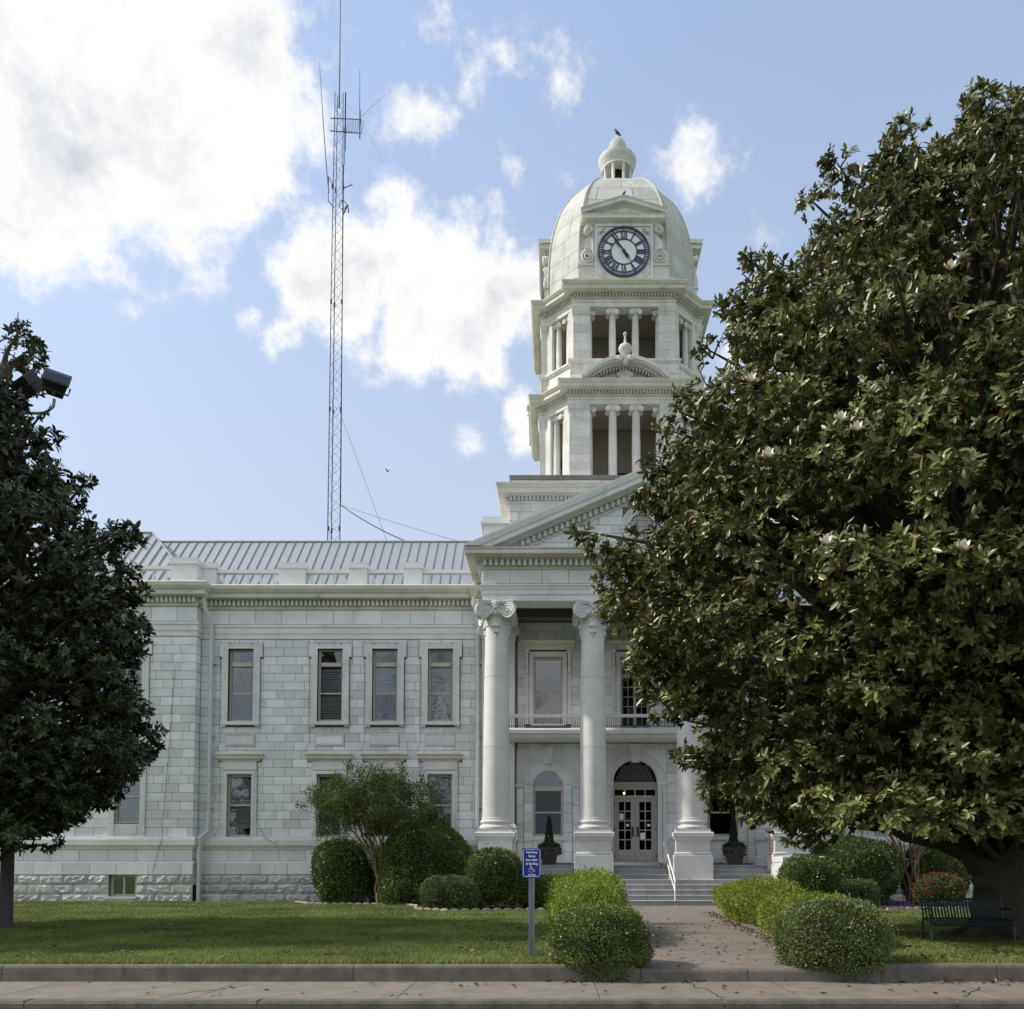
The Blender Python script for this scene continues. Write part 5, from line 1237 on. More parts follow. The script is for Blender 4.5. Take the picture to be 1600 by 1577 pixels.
def lump(v, sd, amp):
    r_ = np.random.default_rng(sd); out = np.zeros(len(v))
    for k in range(7):
        kk = r_.normal(size=3)*r_.uniform(2,5.5); out += np.sin(v@kk+r_.uniform(0,6.3))*r_.uniform(.5,1)
    return amp*out/3
def shrub(name, label, cat, loc, rad, n, leaf, mat, p=2.0, amp=.075, zcut=-.9, core=.78, group=None, stem=True, sd=1, bare=0.0, jit=.022):
    """clipped shrub: leaves through the outer shell of a lumpy superellipsoid; loc is the ground point, rad=(rx,ry,height)"""
    o = empty(name, loc); tag(o, label, cat, group)
    rx, ry, h = rad; rz = h/(1-zcut); zc_ = -zcut*rz+bare
    rz = (h-bare)/(1-zcut); zc_ = bare-zcut*rz
    v = unit(rng.normal(size=(int(n*1.6),3))); v = v[v[:,2] > zcut][:n]
    sup = (np.abs(v)**p).sum(1)**(-1/p)
    r_ = sup*(1+lump(v, sd, amp))*(1-np.abs(rng.normal(size=len(v)))*.055)+rng.normal(size=len(v))*jit+np.where(rng.uniform(size=len(v)) < .05, rng.exponential(.05, len(v)), 0)/max(.6, min(rx, ry))
    P_ = v*r_[:,None]*np.array([rx,ry,rz]); P_[:,2] += zc_
    d = unit(unit(v*np.array([1/rx,1/ry,1/rz]))*.75+rng.normal(size=v.shape)*.75+np.array([0,0,.25]))
    L = leaf*rng.uniform(.7,1.3,len(v))
    V, F = diamond(P_, d, perp(d), L, L*.62)
    link('foliage', mesh_np('foliage', V, F, mat), o)['kind'] = 'stuff'
    # added dark core, the shade inside the bush put into its colour
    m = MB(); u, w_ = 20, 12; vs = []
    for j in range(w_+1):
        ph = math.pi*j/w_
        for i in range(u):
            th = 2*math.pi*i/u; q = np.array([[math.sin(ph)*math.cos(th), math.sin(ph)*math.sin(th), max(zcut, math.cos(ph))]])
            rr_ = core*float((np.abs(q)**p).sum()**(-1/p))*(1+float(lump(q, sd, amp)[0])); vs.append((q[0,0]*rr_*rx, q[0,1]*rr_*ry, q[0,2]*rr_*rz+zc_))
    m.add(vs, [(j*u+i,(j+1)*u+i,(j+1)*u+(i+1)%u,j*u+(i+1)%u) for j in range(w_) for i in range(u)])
    me = m.mesh('shade_core', M_CORE); link('shade_core', me, o)
    if stem:
        for q in range(3):
            a_ = q*2.1+sd; MB().tube([(.12*math.cos(a_),.12*math.sin(a_),-.05),(.3*rx*math.cos(a_),.3*ry*math.sin(a_),zc_*.9)], [.03,.02], 5).build('stem', M_BARKL, o, loc=(0,0,0))
    return o
M_CORE = plain('core_shade', (.018,.024,.009), .95, var=.4, scale=20)
def G(x, y): return (x, y, zlawn(y)+(.04))
shrub('round_shrub', 'round clipped dark green shrub against the wing wall, leftmost in the bed', 'shrub', G(-8.25,33.5), (1.08,1.0,2.45), 15000, .075, M_HOLLY, p=2.4, sd=1)
shrub('round_shrub', 'small dark rounded shrub squeezed behind the crape myrtle stems', 'shrub', G(-6.75,34.1), (.75,.7,1.9), 7000, .07, M_HOLLY, p=2.2, sd=2)
shrub('domed_shrub', 'largest domed dark green shrub left of the portico', 'shrub', G(-4.88,33.0), (1.85,1.5,3.08), 30000, .075, M_HOLLY, p=2.3, sd=3, zcut=-.6)
shrub('low_shrub', 'low clipped oblong shrub in front of the big domed shrub', 'shrub', G(-3.45,29.0), (1.0,.7,1.05), 11000, .05, M_BOX, p=3.0, sd=4)
shrub('upright_shrub', 'tall flat topped shrub with sparse base left of the blue sign', 'shrub', G(-2.02,29.6), (.92,.75,1.98), 13000, .07, M_HOLLY, p=3.2, sd=5, bare=.15, zcut=-.85)
shrub('low_shrub', 'low dark shrub just behind the blue sign post', 'shrub', G(-.35,29.8), (1.0,.7,1.1), 10000, .06, M_HOLLY, p=2.4, sd=6)
shrub('walk_shrub', 'round dark green bush overhanging the kerb left of the walk', 'shrub', (.71,13.5,.0), (.70,.66,1.10), 28000, .036, M_FRONT, p=2.7, amp=.14, sd=7, jit=.035)
shrub('walk_shrub', 'mottled grey green bush overhanging the kerb right of the walk', 'shrub', (4.30,13.5,.0), (.80,.70,1.16), 32000, .038, M_VARI, p=2.8, amp=.15, sd=8, jit=.045)
shrub('golden_hedge', 'bright yellow green hedge clump left of the walk', 'hedge', G(.72,19.0), (.72,2.9,1.22), 32000, .05, M_LIME, p=2.5, amp=.13, sd=9, jit=.075)
shrub('golden_hedge', 'long yellow green hedge along the right side of the walk', 'hedge', G(5.30,22.4), (.68,4.0,1.00), 38000, .05, M_LIME, p=2.5, amp=.2, sd=10, jit=.075)
shrub('golden_hedge', 'short yellow green hedge behind the mottled bush right of the walk', 'hedge', G(4.95,16.6), (.80,1.8,.86), 20000, .05, M_LIME, p=2.4, amp=.13, sd=11, jit=.075)
shrub('low_shrub', 'small dark shrub at the foot of the steps behind the yellow hedge', 'shrub', G(6.45,27.6), (.75,.6,1.0), 7000, .055, M_HOLLY, p=2.4, sd=12)
shrub('loose_shrub', 'loose dark shrub in front of the right stair cheek wall', 'shrub', G(8.05,27.4), (.95,.8,1.72), 12000, .06, M_HOLLY, p=2.4, amp=.13, sd=13, bare=.1)
shrub('box_hedge', 'low dark boxy hedge behind the right lawn', 'hedge', G(9.75,28.9), (1.0,.6,.95), 11000, .05, M_BOX, p=5.0, amp=.02, sd=14)
shrub('round_shrub', 'big round dark green shrub beside the right end column', 'shrub', G(11.3,32.6), (1.65,1.4,2.55), 20000, .075, M_HOLLY, p=2.3, sd=15)
shrub('round_shrub', 'round dark green shrub behind the red azalea', 'shrub', G(14.5,33.0), (1.25,1.1,2.2), 14000, .075, M_HOLLY, p=2.2, sd=16)
az = shrub('azalea', 'azalea covered in crimson flowers behind the bench', 'shrub', G(13.6,30.6), (.85,.7,1.15), 6000, .06, M_HOLLY, p=2.2, amp=.08, sd=17)
v = unit(rng.normal(size=(600,3))); v = v[v[:,2] > -.4]; P_ = v*np.array([.88,.72,.62]); P_[:,2] += .56; d = unit(v+rng.normal(size=v.shape)*.6); L = rng.uniform(.06,.10,len(v))
V, F = diamond(P_, d, perp(d), L, L*.9); link('blossom', mesh_np('blossom', V, F, M_AZA), az)['kind'] = 'stuff'
pn = 180; P_ = np.stack([rng.uniform(11.3,14,pn), rng.uniform(28.9,30.0,pn), np.full(pn,.36)+rng.uniform(0,.16,pn)], 1); d = unit(rng.normal(size=(pn,3))+np.array([0,-.4,.8])); L = rng.uniform(.04,.08,pn)
V, F = diamond(P_, d, perp(d), L, L*.9); tag(link('pansies', mesh_np('pansies', V, F, M_PANSY)), 'purple bedding flowers along the edging behind the bench', 'flowers', kind='stuff')

def limb(m, a, b, r0, r1, rs, n=5, sag=.1, seg=7):
    a, b = Vector(a), Vector(b); L = (b-a).length; pts = []; rad = []
    for i in range(n+1):
        t = i/n; p = a.lerp(b, t); j = math.sin(math.pi*t)
        p += Vector((rs.uniform(-1,1), rs.uniform(-1,1), rs.uniform(-1,1)))*L*.05*j; p.z += sag*L*j
        pts.append(p); rad.append(r0+(r1-r0)*t)
    m.tube(pts, rad, seg)
def rosettes(C, A, nl, Lm, sd, tilt=(45,88)):
    """leaf rosettes at points C along axes A"""
    n = len(C); A = unit(A); k = nl
    U = perp(A); Vv = np.cross(A, U)
    ph = (np.arange(k)[None,:]*2.39996+rng.uniform(0,6.28,(n,1))); tl = np.radians(rng.uniform(tilt[0],tilt[1],(n,k))+rng.uniform(-28,10,(n,1)))
    rad = U[:,None,:]*np.cos(ph)[...,None]+Vv[:,None,:]*np.sin(ph)[...,None]
    d = A[:,None,:]*np.cos(tl)[...,None]+rad*np.sin(tl)[...,None]; s = np.cross(np.broadcast_to(A[:,None,:], rad.shape), rad)
    d[...,2] -= rng.uniform(0,.25,(n,k))+np.abs(rng.normal(size=(n,1)))*.22; d = unit(d.reshape(-1,3)); s = unit(s.reshape(-1,3)+rng.normal(size=(n*k,3))*.25)
    P_ = np.repeat(C, k, 0)-np.repeat(A, k, 0)*rng.uniform(0,.14,(n*k,1)); L = Lm*rng.uniform(.65,1.25,n*k)*np.repeat(rng.uniform(.62,1.28,n), k)
    return hexleaf(P_, d, s, L, L*.46, .18)
def magnolia(name, label, loc, prof, nclump, ros, leafL, mat, extra, sd, ysc=.85, front_only=False, trunk_r=.5, th=9, keep=None, sprigs=150):
    o = empty(name, loc); tag(o, label, 'tree', 'magnolia trees'); rs = random.Random(sd)
    zs = [p[0] for p in prof]; rv = [p[1] for p in prof]
    def rad(z): return float(np.interp(z, zs, rv))
    cl = []                                   # clumps: centre, radius
    tries = 0
    while len(cl) < nclump and tries < 40000:
        tries += 1
        z = rs.uniform(zs[0], zs[-1]); r_ = rad(z)
        if rs.random() > (r_+.6)/(max(rv)+.6): continue
        a_ = rs.uniform(0, 2*math.pi); cr = rs.choice((rs.uniform(.3,.55), rs.uniform(.55,1.05)))*(1.0 if r_ > 2 else .7)
        q = max(.05, r_-cr*.75)*rs.uniform(.86,1.04); c = Vector((q*math.cos(a_), q*math.sin(a_)*ysc, z))
        if any((c-c2).length < (cr+r2)*.42 for c2, r2 in cl): continue
        cl.append((c, cr))
    for q in range(sprigs):                   # ragged shoots that break the outline
        z = rs.uniform(zs[0]+.6, zs[-1]); a_ = rs.uniform(0, 2*math.pi); r_ = rad(z)+rs.uniform(-.05,.38); cl.append((Vector((r_*math.cos(a_), r_*math.sin(a_)*ysc, z+rs.uniform(0,.4))), rs.uniform(.20,.38)))
    for (x_, y_, z_, r_) in extra: cl.append((Vector((x_-loc[0], y_-loc[1], z_-loc[2])), r_))
    C, A = [], []
    for c, cr in cl:
        n = max(6, int(ros*cr*cr)); v = rng.normal(size=(n,3)); v[:,2] += .25
        out = np.array([c.x, c.y, 0]); out = out/(np.linalg.norm(out)+1e-6); v = unit(v+out*.45)
        rr_ = cr*(rng.uniform(.35,1.0,(n,1))**.5)
        p = np.array(c)+v*rr_*np.array([1,1,.8]); C.append(p); A.append(unit(v*.8+out*.3+np.array([0,0,.55])+rng.normal(size=v.shape)*.25))
    # sparser foliage in the depth of the crown
    nin = int(nclump*ros*.34); zi = zs[0]+.4+(zs[-1]-zs[0]-1.4)*rng.uniform(0,1,nin)**1.35; ri = np.interp(zi, zs, rv)*np.sqrt(rng.uniform(.08,.92,nin)); ai = rng.uniform(0,6.283,nin)
    C.append(np.stack([ri*np.cos(ai), ri*np.sin(ai)*ysc, zi], 1)); A.append(unit(rng.normal(size=(nin,3))+np.array([0,0,.5])))
    C = np.concatenate(C); A = np.concatenate(A)
    if keep is not None: ok = keep(C+np.array(loc)); C, A = C[ok], A[ok]
    # the clusters that show largest stand as parts of their own, the rest of the foliage is one mass
    wpos = C+np.array(loc); cd = np.array([0,0,CAM_Z])-wpos; dist = np.linalg.norm(cd, axis=1)
    facing = (unit(C*np.array([1,1,.3]))*unit(cd)).sum(1); vis = facing-.03*dist
    inframe = (wpos[:,0]/wpos[:,1]*FPX+PPX < 1590) & (wpos[:,0]/wpos[:,1]*FPX+PPX > 10)
    vis = np.where(inframe, vis, -99); pick = np.argsort(-vis)[:280]; mask = np.zeros(len(C), bool); mask[pick] = True
    V, F = rosettes(C[~mask], A[~mask], th, leafL, sd); link('foliage', mesh_np('foliage', V, F, mat), o)['kind'] = 'stuff'
    var = []
    for q in range(14):
        V, F = rosettes(np.zeros((1,3)), np.array([[0,0,1.0]]), th-2+q%5, leafL*1.05, sd+q); var.append(mesh_np('leaf_cluster', V, F, mat))
    for q in pick:
        c = link('leaf_cluster', var[q%14], o, tuple(C[q])); c.rotation_mode = 'QUATERNION'; c.rotation_quaternion = Vector(A[q]).to_track_quat('Z','Y')
    # trunk and limbs
    ht = zs[-1]
    m = MB(); m.tube([(0,0,-.1),(.03,.02,.25),(-.04,0,.8),(.05,.03,1.6),(.02,-.02,2.6),(.1,.1,4.2),(0,.1,ht*.45),(.1,0,ht*.7),(0,0,ht*.92)], [trunk_r*1.7,trunk_r*1.2,trunk_r*1.02,trunk_r*.98,trunk_r*.92,trunk_r*.75,trunk_r*.5,trunk_r*.28,.04], 16)
    for q in range(6):
        a_ = q*1.05+.3; m.tube([(trunk_r*.6*math.cos(a_),trunk_r*.6*math.sin(a_),.35),(trunk_r*1.5*math.cos(a_),trunk_r*1.5*math.sin(a_),.06),(trunk_r*2.9*math.cos(a_),trunk_r*2.9*math.sin(a_),-.08)], [trunk_r*.45,trunk_r*.3,.05], 8)
    m.build('trunk', M_BARK, o, smooth=True, loc=(0,0,0))
    m = MB()
    for c, cr in cl:
        z0 = max(1.6, c.z*.62-.2); limb(m, (0,0,min(z0, ht*.8)), c, max(.03,.017*(c.length)), .014, rs, 6, .06, 5)
        for q in range(2): e = c+Vector((rs.uniform(-1,1),rs.uniform(-1,1),rs.uniform(-.3,1)))*cr*.9; limb(m, c-(c.normalized()*.2), e, .022, .008, rs, 3, .02, 4)
    m.build('branches', M_BARK, o, smooth=True, loc=(0,0,0))
    return o, C, A, vis, cl, rs
PR = [(2.1,3.6),(2.5,5.0),(3.0,5.8),(3.8,6.25),(4.5,6.6),(5.3,7.1),(5.9,7.9),(7.0,8.1),(8.2,7.8),(9.5,7.4),(10.4,7.05),(11.9,6.15),(13.4,5.1),(14.9,4.0),(15.5,3.0),(16.0,1.9),(16.4,.6)]
XT = [(8.9,17.5,17.9,.42),(8.75,17.4,17.3,.4),(7.5,17.5,17.2,.45),(7.2,17.5,16.8,.45),(5.95,17.5,16.5,.38),(6.1,17.5,16.0,.45),(9.8,17.5,17.2,.5),
      (.55,17.3,8.55,.30),(.95,17.2,8.2,.42),(1.4,17.3,8.0,.5),(1.15,17.1,7.5,.45),(1.9,17.2,7.7,.6),(1.3,17.0,6.9,.5),(2.3,17.3,9.6,.4),(2.0,17.2,9.9,.3),(3.2,17.4,12.4,.35),(4.3,17.4,14.2,.4),(3.7,17.4,13.3,.4),(1.9,16.9,5.9,.5),(4.9,15.5,2.9,.5),(6.6,15,2.6,.55),(5.6,14.2,2.7,.5),(6.2,14,2.5,.5),(6.9,14,2.55,.5),(7.5,14.2,2.6,.55),(5.0,14.6,2.6,.45),(8.1,14.2,2.5,.5)]
MT, MC, MA, MVIS, MCL, mrs = magnolia('magnolia_tree', 'huge southern magnolia with white blooms shading the bench on the right', (9.3,18.0,.25), PR, 400, 122, .158, M_MAG, XT, 21, trunk_r=.50)
# low limbs of the big tree
m = MB(); m.tube([(9.1-9.3,0,1.2),(8.6-9.3,-.2,1.75),(7.9-9.3,-.4,2.0),(7.1-9.3,-.6,2.12),(6.3-9.3,-.9,2.5),(5.0-9.3,-1.2,3.2)], [.30,.24,.19,.15,.11,.06], 12)
m.tube([(9.2-9.3,0,2.2),(9.9-9.3,.2,3.2),(11.2-9.3,.3,4.6)], [.34,.26,.12], 10); m.lathe([(0,.95),(.16,1.02),(.22,1.2),(.17,1.38),(0,1.45)], -.44, -.12, 10, cap=False); m.lathe([(0,.35),(.15,.45),(.2,.62),(.13,.8),(0,.86)], -.5, -.05, 10, cap=False)
m.build('low_limb', M_BARK, MT, smooth=True, loc=(0,0,0))
budm = MB().lathe([(.012,0),(.028,.03),(.035,.07),(.03,.11),(.014,.15),(.002,.17)], seg=8).mesh('bud', M_BUD, True)
order = np.argsort(-MVIS)
for q in order[5:1300:22]:
    b = link('bud', budm, MT, tuple(MC[q]+MA[q]*.05)); b.scale = (.75,)*3; b.rotation_mode = 'QUATERNION'; b.rotation_quaternion = Vector(MA[q]*.5+np.array([0,0,.7])).to_track_quat('Z','Y')
fv = []
pet = MB()
def flower_mesh():
    m = MB()
    for q in range(9):
        a_ = q*2*math.pi/9*2+(.35 if q > 4 else 0); tl = .5 if q < 4 else 1.05; c, s = math.cos(a_), math.sin(a_)
        def pt(l, w_, bend): return (c*(math.sin(tl)*l)-s*w_, s*(math.sin(tl)*l)+c*w_, math.cos(tl)*l+bend)
        m.add([pt(0,0,0),pt(.05,.045,.0),pt(.10,.05,.01),pt(.135,0,.03),pt(.10,-.05,.01),pt(.05,-.045,0)], [(0,1,2,3),(0,3,4,5)])
    return m.mesh('flower', M_FLOWER)
fm = flower_mesh()
for (px_, py_) in ((1342,634),(1350,630),(1524,400),(1205,700),(1145,605),(1292,820),(1466,905)):
    v_ = px_dir(px_, py_); best = None
    rel = MC+np.array([9.3,18,.25])-np.array([0,0,CAM_Z]); nr = unit(rel); ang = nr@np.array(v_); cand = np.where(ang > .9995)[0]
    if len(cand) == 0: cand = np.argsort(-ang)[:20]
    b = cand[np.argmin(np.linalg.norm(rel[cand], axis=1))]
    f = link('flower', fm, MT, tuple(MC[b]+np.array([0,-.08,.08]))); f.rotation_euler = (.7,0,0)
PL = [(2.0,2.6),(2.5,3.4),(3.3,4.3),(4.1,4.8),(5.4,4.9),(6.0,4.3),(6.9,4.6),(7.5,4.5),(8.9,4.4),(9.6,3.5),(10.3,3.1),(11.4,2.4),(12.1,2.2),(13.2,1.3),(14.0,.9),(14.9,.5)]
XL = [(-13.45,21.4,14.7,.5),(-13.7,21.5,15.4,.4),(-13.2,21.4,13.9,.4),(-13.95,21.3,13.6,.6),(-13.3,21.5,15.0,.35),(-9.2,18.6,5.3,.45),(-9.0,18.6,4.05,.35),(-9.4,18.5,4.2,.5),(-9.5,18.7,8.9,.45),(-9.9,18.7,8.9,.5),(-9.5,18.6,6.9,.4),(-9.9,18.4,7.3,.5),(-10.7,18.7,9.9,.4),(-10.2,18.4,3.2,.45),(-11.0,17.5,2.5,.5)]
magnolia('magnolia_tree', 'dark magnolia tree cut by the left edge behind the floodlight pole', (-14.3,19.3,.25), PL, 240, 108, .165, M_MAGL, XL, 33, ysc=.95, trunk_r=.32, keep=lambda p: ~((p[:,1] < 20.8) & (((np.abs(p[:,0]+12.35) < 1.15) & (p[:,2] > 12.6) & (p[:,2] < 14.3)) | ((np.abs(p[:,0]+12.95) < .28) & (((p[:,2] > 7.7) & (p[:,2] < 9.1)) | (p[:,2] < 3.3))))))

def vase_tree(name, label, loc, crown, nst, sd, n_leaf, mat):
    o = empty(name, loc); tag(o, label, 'tree', 'crape myrtles in the beds'); rs = random.Random(sd); (cx, cz, rx, rz) = crown
    tips = []; mb = MB()
    for q in range(nst):
        a_ = 2*math.pi*q/nst+rs.uniform(-.3,.3); b0 = (.10*math.cos(a_), .10*math.sin(a_), -.05)
        m1 = Vector((.28*math.cos(a_), .2*math.sin(a_), cz*.42)); m = MB(); limb(m, b0, m1, .045, .035, rs, 5, 0, 7); m.build('stem', M_BARKL, o, smooth=True, loc=(0,0,0))
        for k in range(5):
            b_ = a_+rs.uniform(-.7,.7); rr_ = rs.uniform(.35,.8); e = Vector((cx*.5+rx*rr_*math.cos(b_), rx*.6*rr_*math.sin(b_), cz+rz*rs.uniform(-.55,.55)))
            limb(mb, m1, e, .028, .012, rs, 5, .05, 5)
            for j in range(5):
                v = Vector((rs.uniform(-1,1), rs.uniform(-.8,.8), rs.uniform(-.5,.9))).normalized(); t = e+Vector((v.x*rx*.42, v.y*rx*.35, v.z*rz*.42)); limb(mb, e, t, .012, .004, rs, 4, .03, 4); tips.append((e.lerp(t,.35), t))
    mb.build('branches', M_BARKL, o, smooth=True, loc=(0,0,0))
    per = n_leaf//len(tips); Ps = []
    for e, t in tips:
        u = rng.uniform(0,1.15,(per,1)); base = np.array(e)*(1-u)+np.array(t)*u
        Ps.append(base+rng.normal(size=(per,3))*(.10+.09*(1-u)))
    P_ = np.concatenate(Ps); d = unit(rng.normal(size=P_.shape)+np.array([0,0,.2])); L = .075*rng.uniform(.7,1.3,len(P_)); V, F = diamond(P_, d, perp(d), L, L*.55)
    link('foliage', mesh_np('foliage', V, F, mat), o)['kind'] = 'stuff'
    return o
vase_tree('crape_myrtle', 'small multi stemmed crape myrtle in front of the lower windows left of the portico', G(-6.5,32.5), (-.55,3.75,2.75,1.7), 6, 5, 34000, M_MYRT)
vase_tree('crape_myrtle', 'slim pale stemmed crape myrtle between round shrubs right of the portico', G(13.2,32.0), (.2,3.9,2.2,1.5), 5, 8, 9000, M_MYRT)

def bare_tree(loc, lab, h, sd):
    o = empty('oak_tree', loc); tag(o, lab, 'tree'); rs = random.Random(sd); mb = MB(); tips = []
    def grow(p, d, L, r_, dep):
        e = p+d*L; mid = p.lerp(e,.5)+Vector((rs.uniform(-1,1),rs.uniform(-1,1),rs.uniform(-1,1)))*L*.07
        mb.tube([p,mid,e], [r_,r_*.85,r_*.68], 5 if dep < 3 else 3)
        if dep == 6: tips.append(e); return
        for q in range(3 if dep < 2 else 2):
            a_ = Vector((rs.uniform(-1,1),rs.uniform(-1,1),rs.uniform(-.25,.75))); grow(e, (d*.8+a_*.72).normalized(), L*rs.uniform(.68,.86), r_*.62, dep+1)
    m = MB().tube([(0,0,-.1),(.05,0,1.2),(0,.1,h*.24)], [.62,.45,.38], 12); m.build('trunk', M_BARK, o, smooth=True, loc=(0,0,0))
    for q in range(5): a_ = q*1.26+.2; grow(Vector((0,.1,h*.23)), Vector((math.cos(a_)*.6,math.sin(a_)*.6,1)).normalized(), h*.2, .25, 0)
    mb.build('branches', M_BARK, o, loc=(0,0,0))
    P_ = np.repeat(np.array([tuple(t) for t in tips]), 7, 0)+rng.normal(size=(len(tips)*7,3))*.35; d = unit(rng.normal(size=P_.shape)); L = rng.uniform(.10,.2,len(P_)); V, F = diamond(P_, d, perp(d), L, L*.5)
    link('foliage', mesh_np('foliage', V, F, M_MYRT), o)['kind'] = 'stuff'
bare_tree((-13.5,-17,-.15), 'thinly leaved oak across the street, seen reflected in the wing windows', 27, 3)
# grass blades
def grass_blades():
    def field(n, x0, x1, y0, y1, h, bias=1.0):
        y = y0+(y1-y0)*rng.uniform(0,1,n)**bias; x = rng.uniform(x0,x1,n); return x, y, np.full(n, h)
    parts = [field(110000,-13,1.0,13.15,18,.045,1.2), field(90000,-16,1.6,18,25,.05), field(80000,-22,1.8,25,35.2,.06), field(60000,4.9,12,13.2,18,.05), field(40000,5.6,14,18,28.2,.055), field(9000,-13,1,13.1,13.6,.075)]
    x = np.concatenate([p[0] for p in parts]); y = np.concatenate([p[1] for p in parts]); h = np.concatenate([p[2] for p in parts])*rng.uniform(.5,1.4,len(x))
    edge_l = 1.1+.9*np.clip((y-13.19)/17.6,0,1); edge_r = 4.7+1.4*np.clip((y-13.19)/17.6,0,1)
    keep = ((x < edge_l) | (x > edge_r)) & (y < np.where(x < -14.7, 35.15, 35.6))
    def inpoly(poly):
        ins = np.zeros(len(x), bool)
        for (ax,ay),(bx,by) in zip(poly, poly[1:]+poly[:1]):
            c = ((ay > y) != (by > y)) & (x < (bx-ax)*(y-ay)/(by-ay+1e-12)+ax); ins ^= c
        return ins
    keep &= ~inpoly(bedL) & ~inpoly(bedR)
    x, y, h = x[keep], y[keep], h[keep]; n = len(x); z = zlawn(y)-.005
    a = rng.uniform(0,6.283,n); wd = .007+.0004*y; lx, ly = rng.normal(size=n)*h*.55, rng.normal(size=n)*h*.55
    V = np.stack([np.stack([x-np.cos(a)*wd,y-np.sin(a)*wd,z],1), np.stack([x+np.cos(a)*wd,y+np.sin(a)*wd,z],1), np.stack([x+lx,y+ly,z+h],1)], 1).reshape(-1,3)
    return mesh_np('grass', V, np.arange(n*3).reshape(-1,3), M_GRASS)
tag(link('grass', grass_blades()), 'short green grass of the lawns', 'grass', kind='stuff')
# fallen leaves
def litter():
    sets = []
    def add(n, fx, fy, fz): x = fx(n); y = fy(n); sets.append(np.stack([x, y, fz(x,y)], 1))
    U = lambda a, b: (lambda n: rng.uniform(a,b,n)); N = lambda a, b: (lambda n: rng.normal(a,b,n))
    wz = lambda x, y: .186+.187*np.clip((y-13.19)/17.6,0,1)+.008
    add(60, U(-7,8), U(11.5,12.9), lambda x,y: np.full(len(x),.008)); add(90, N(6.6,1.0), U(12.75,12.98), lambda x,y: np.full(len(x),.01)); add(40, U(-.2,2.2), U(12.85,12.99), lambda x,y: np.full(len(x),.01))
    add(130, U(1.9,4.4), U(13.3,24), wz)
    y = rng.uniform(14.5,27,420); x = 4.25+.045*(y-15)+np.abs(rng.normal(size=420))*-.18+.12; sets.append(np.stack([x,y,wz(x,y)],1))
    add(1500, U(5.2,12), U(13.3,19), lambda x,y: zlawn(y)+.025); add(500, U(-12,.8), U(13.3,24), lambda x,y: zlawn(y)+.03); add(150, U(-16,-9), U(18,24), lambda x,y: zlawn(y)+.03)
    P_ = np.concatenate(sets); n = len(P_); a = rng.uniform(0,6.283,n); d = unit(np.stack([np.cos(a),np.sin(a),rng.normal(size=n)*.22],1)); s = unit(np.stack([-np.sin(a),np.cos(a),rng.normal(size=n)*.35],1))
    L = rng.uniform(.05,.13,n); V, F = hexleaf(P_, d, s, L, L*.5, .25); return mesh_np('fallen_leaves', V, F, M_LITTER)
tag(link('fallen_leaves', litter()), 'dry brown leaves scattered on the walk, kerb and lawn', 'leaves', kind='stuff')

# ================================================================= OBJECTS
# sign
sg = empty('handicap_sign', (-.36,14.2,zlawn(14.2))); tag(sg, 'blue handicap ramp and parking sign on a steel post in the lawn', 'sign')
MB().box(-.048,-.022,-.012,.020,-.1,1.58).box(.022,.048,-.012,.020,-.1,1.58).box(-.022,.022,.012,.022,-.1,1.58).build('post', M_GALV, sg, loc=(0,0,0))
pz0, pz1 = 1.285, 1.765
MB().box(-.153,.153,-.022,-.016,pz0,pz1).build('sign_panel', M_BLUE, sg, loc=(0,0,0))
m = MB(); b = .137; zt, zb_ = pz1-.018, pz0+.018; c = .025; P8 = [(-b+c,zb_),(b-c,zb_),(b,zb_+c),(b,zt-c),(b-c,zt),(-b+c,zt),(-b,zt-c),(-b,zb_+c)]
for p, q in zip(P8, P8[1:]+P8[:1]):
    d = Vector((q[0]-p[0],q[1]-p[1])).normalized()*.004; nn = Vector((-d.y,d.x)); P4 = [(p[0]-d.x-nn.x,p[1]-d.y-nn.y),(q[0]+d.x-nn.x,q[1]+d.y-nn.y),(q[0]+d.x+nn.x,q[1]+d.y+nn.y),(p[0]-d.x+nn.x,p[1]-d.y+nn.y)]
    m.prism(P4, -.0245, -.0225)
m.build('sign_border', M_SIGNW, sg, loc=(0,0,0))
def text(s_, x, z, size, parent, y, mat, bold=.0):
    cu_ = bpy.data.curves.new('lettering', 'FONT'); cu_.body = s_; cu_.size = size; cu_.align_x = 'CENTER'; cu_.offset = bold; cu_.extrude = .0008
    tmp = link('lettering', cu_); dg = bpy.context.evaluated_depsgraph_get(); me = bpy.data.meshes.new_from_object(tmp.evaluated_get(dg)); bpy.data.objects.remove(tmp)
    me.materials.clear(); me.materials.append(mat); o = link('lettering', me, parent, (x, y, z)); o.rotation_euler = (R(90),0,0); return o
for s_, z, sz in (('Handicap',1.684,.050),('Ramp',1.621,.050),('Accessible',1.558,.049),('& Parking',1.496,.050),('IN REAR',1.318,.032)):
    text(s_, 0.004, z, sz, sg, -.0238, M_SIGNW, .0014)
m = MB(); yw0 = -.0245                     # wheelchair symbol
def stroke(pts, r_):
    for p, q in zip(pts[:-1], pts[1:]):
        d = Vector((q[0]-p[0],q[1]-p[1])).normalized(); n_ = Vector((-d.y,d.x))*r_; d = d*r_*.6
        m.prism([(p[0]-d.x-n_.x,p[1]-d.y-n_.y),(q[0]+d.x-n_.x,q[1]+d.y-n_.y),(q[0]+d.x+n_.x,q[1]+d.y+n_.y),(p[0]-d.x+n_.x,p[1]-d.y+n_.y)], yw0, -.0225)
ox, oz = .0, 1.392
stroke([(ox-.018,oz+.098),(ox-.012,oz+.055),(ox-.008,oz+.035),(ox+.028,oz+.035),(ox+.045,oz-.005),(ox+.062,oz+.003)], .007)
stroke([(ox-.012,oz+.068),(ox+.022,oz+.064)], .006)
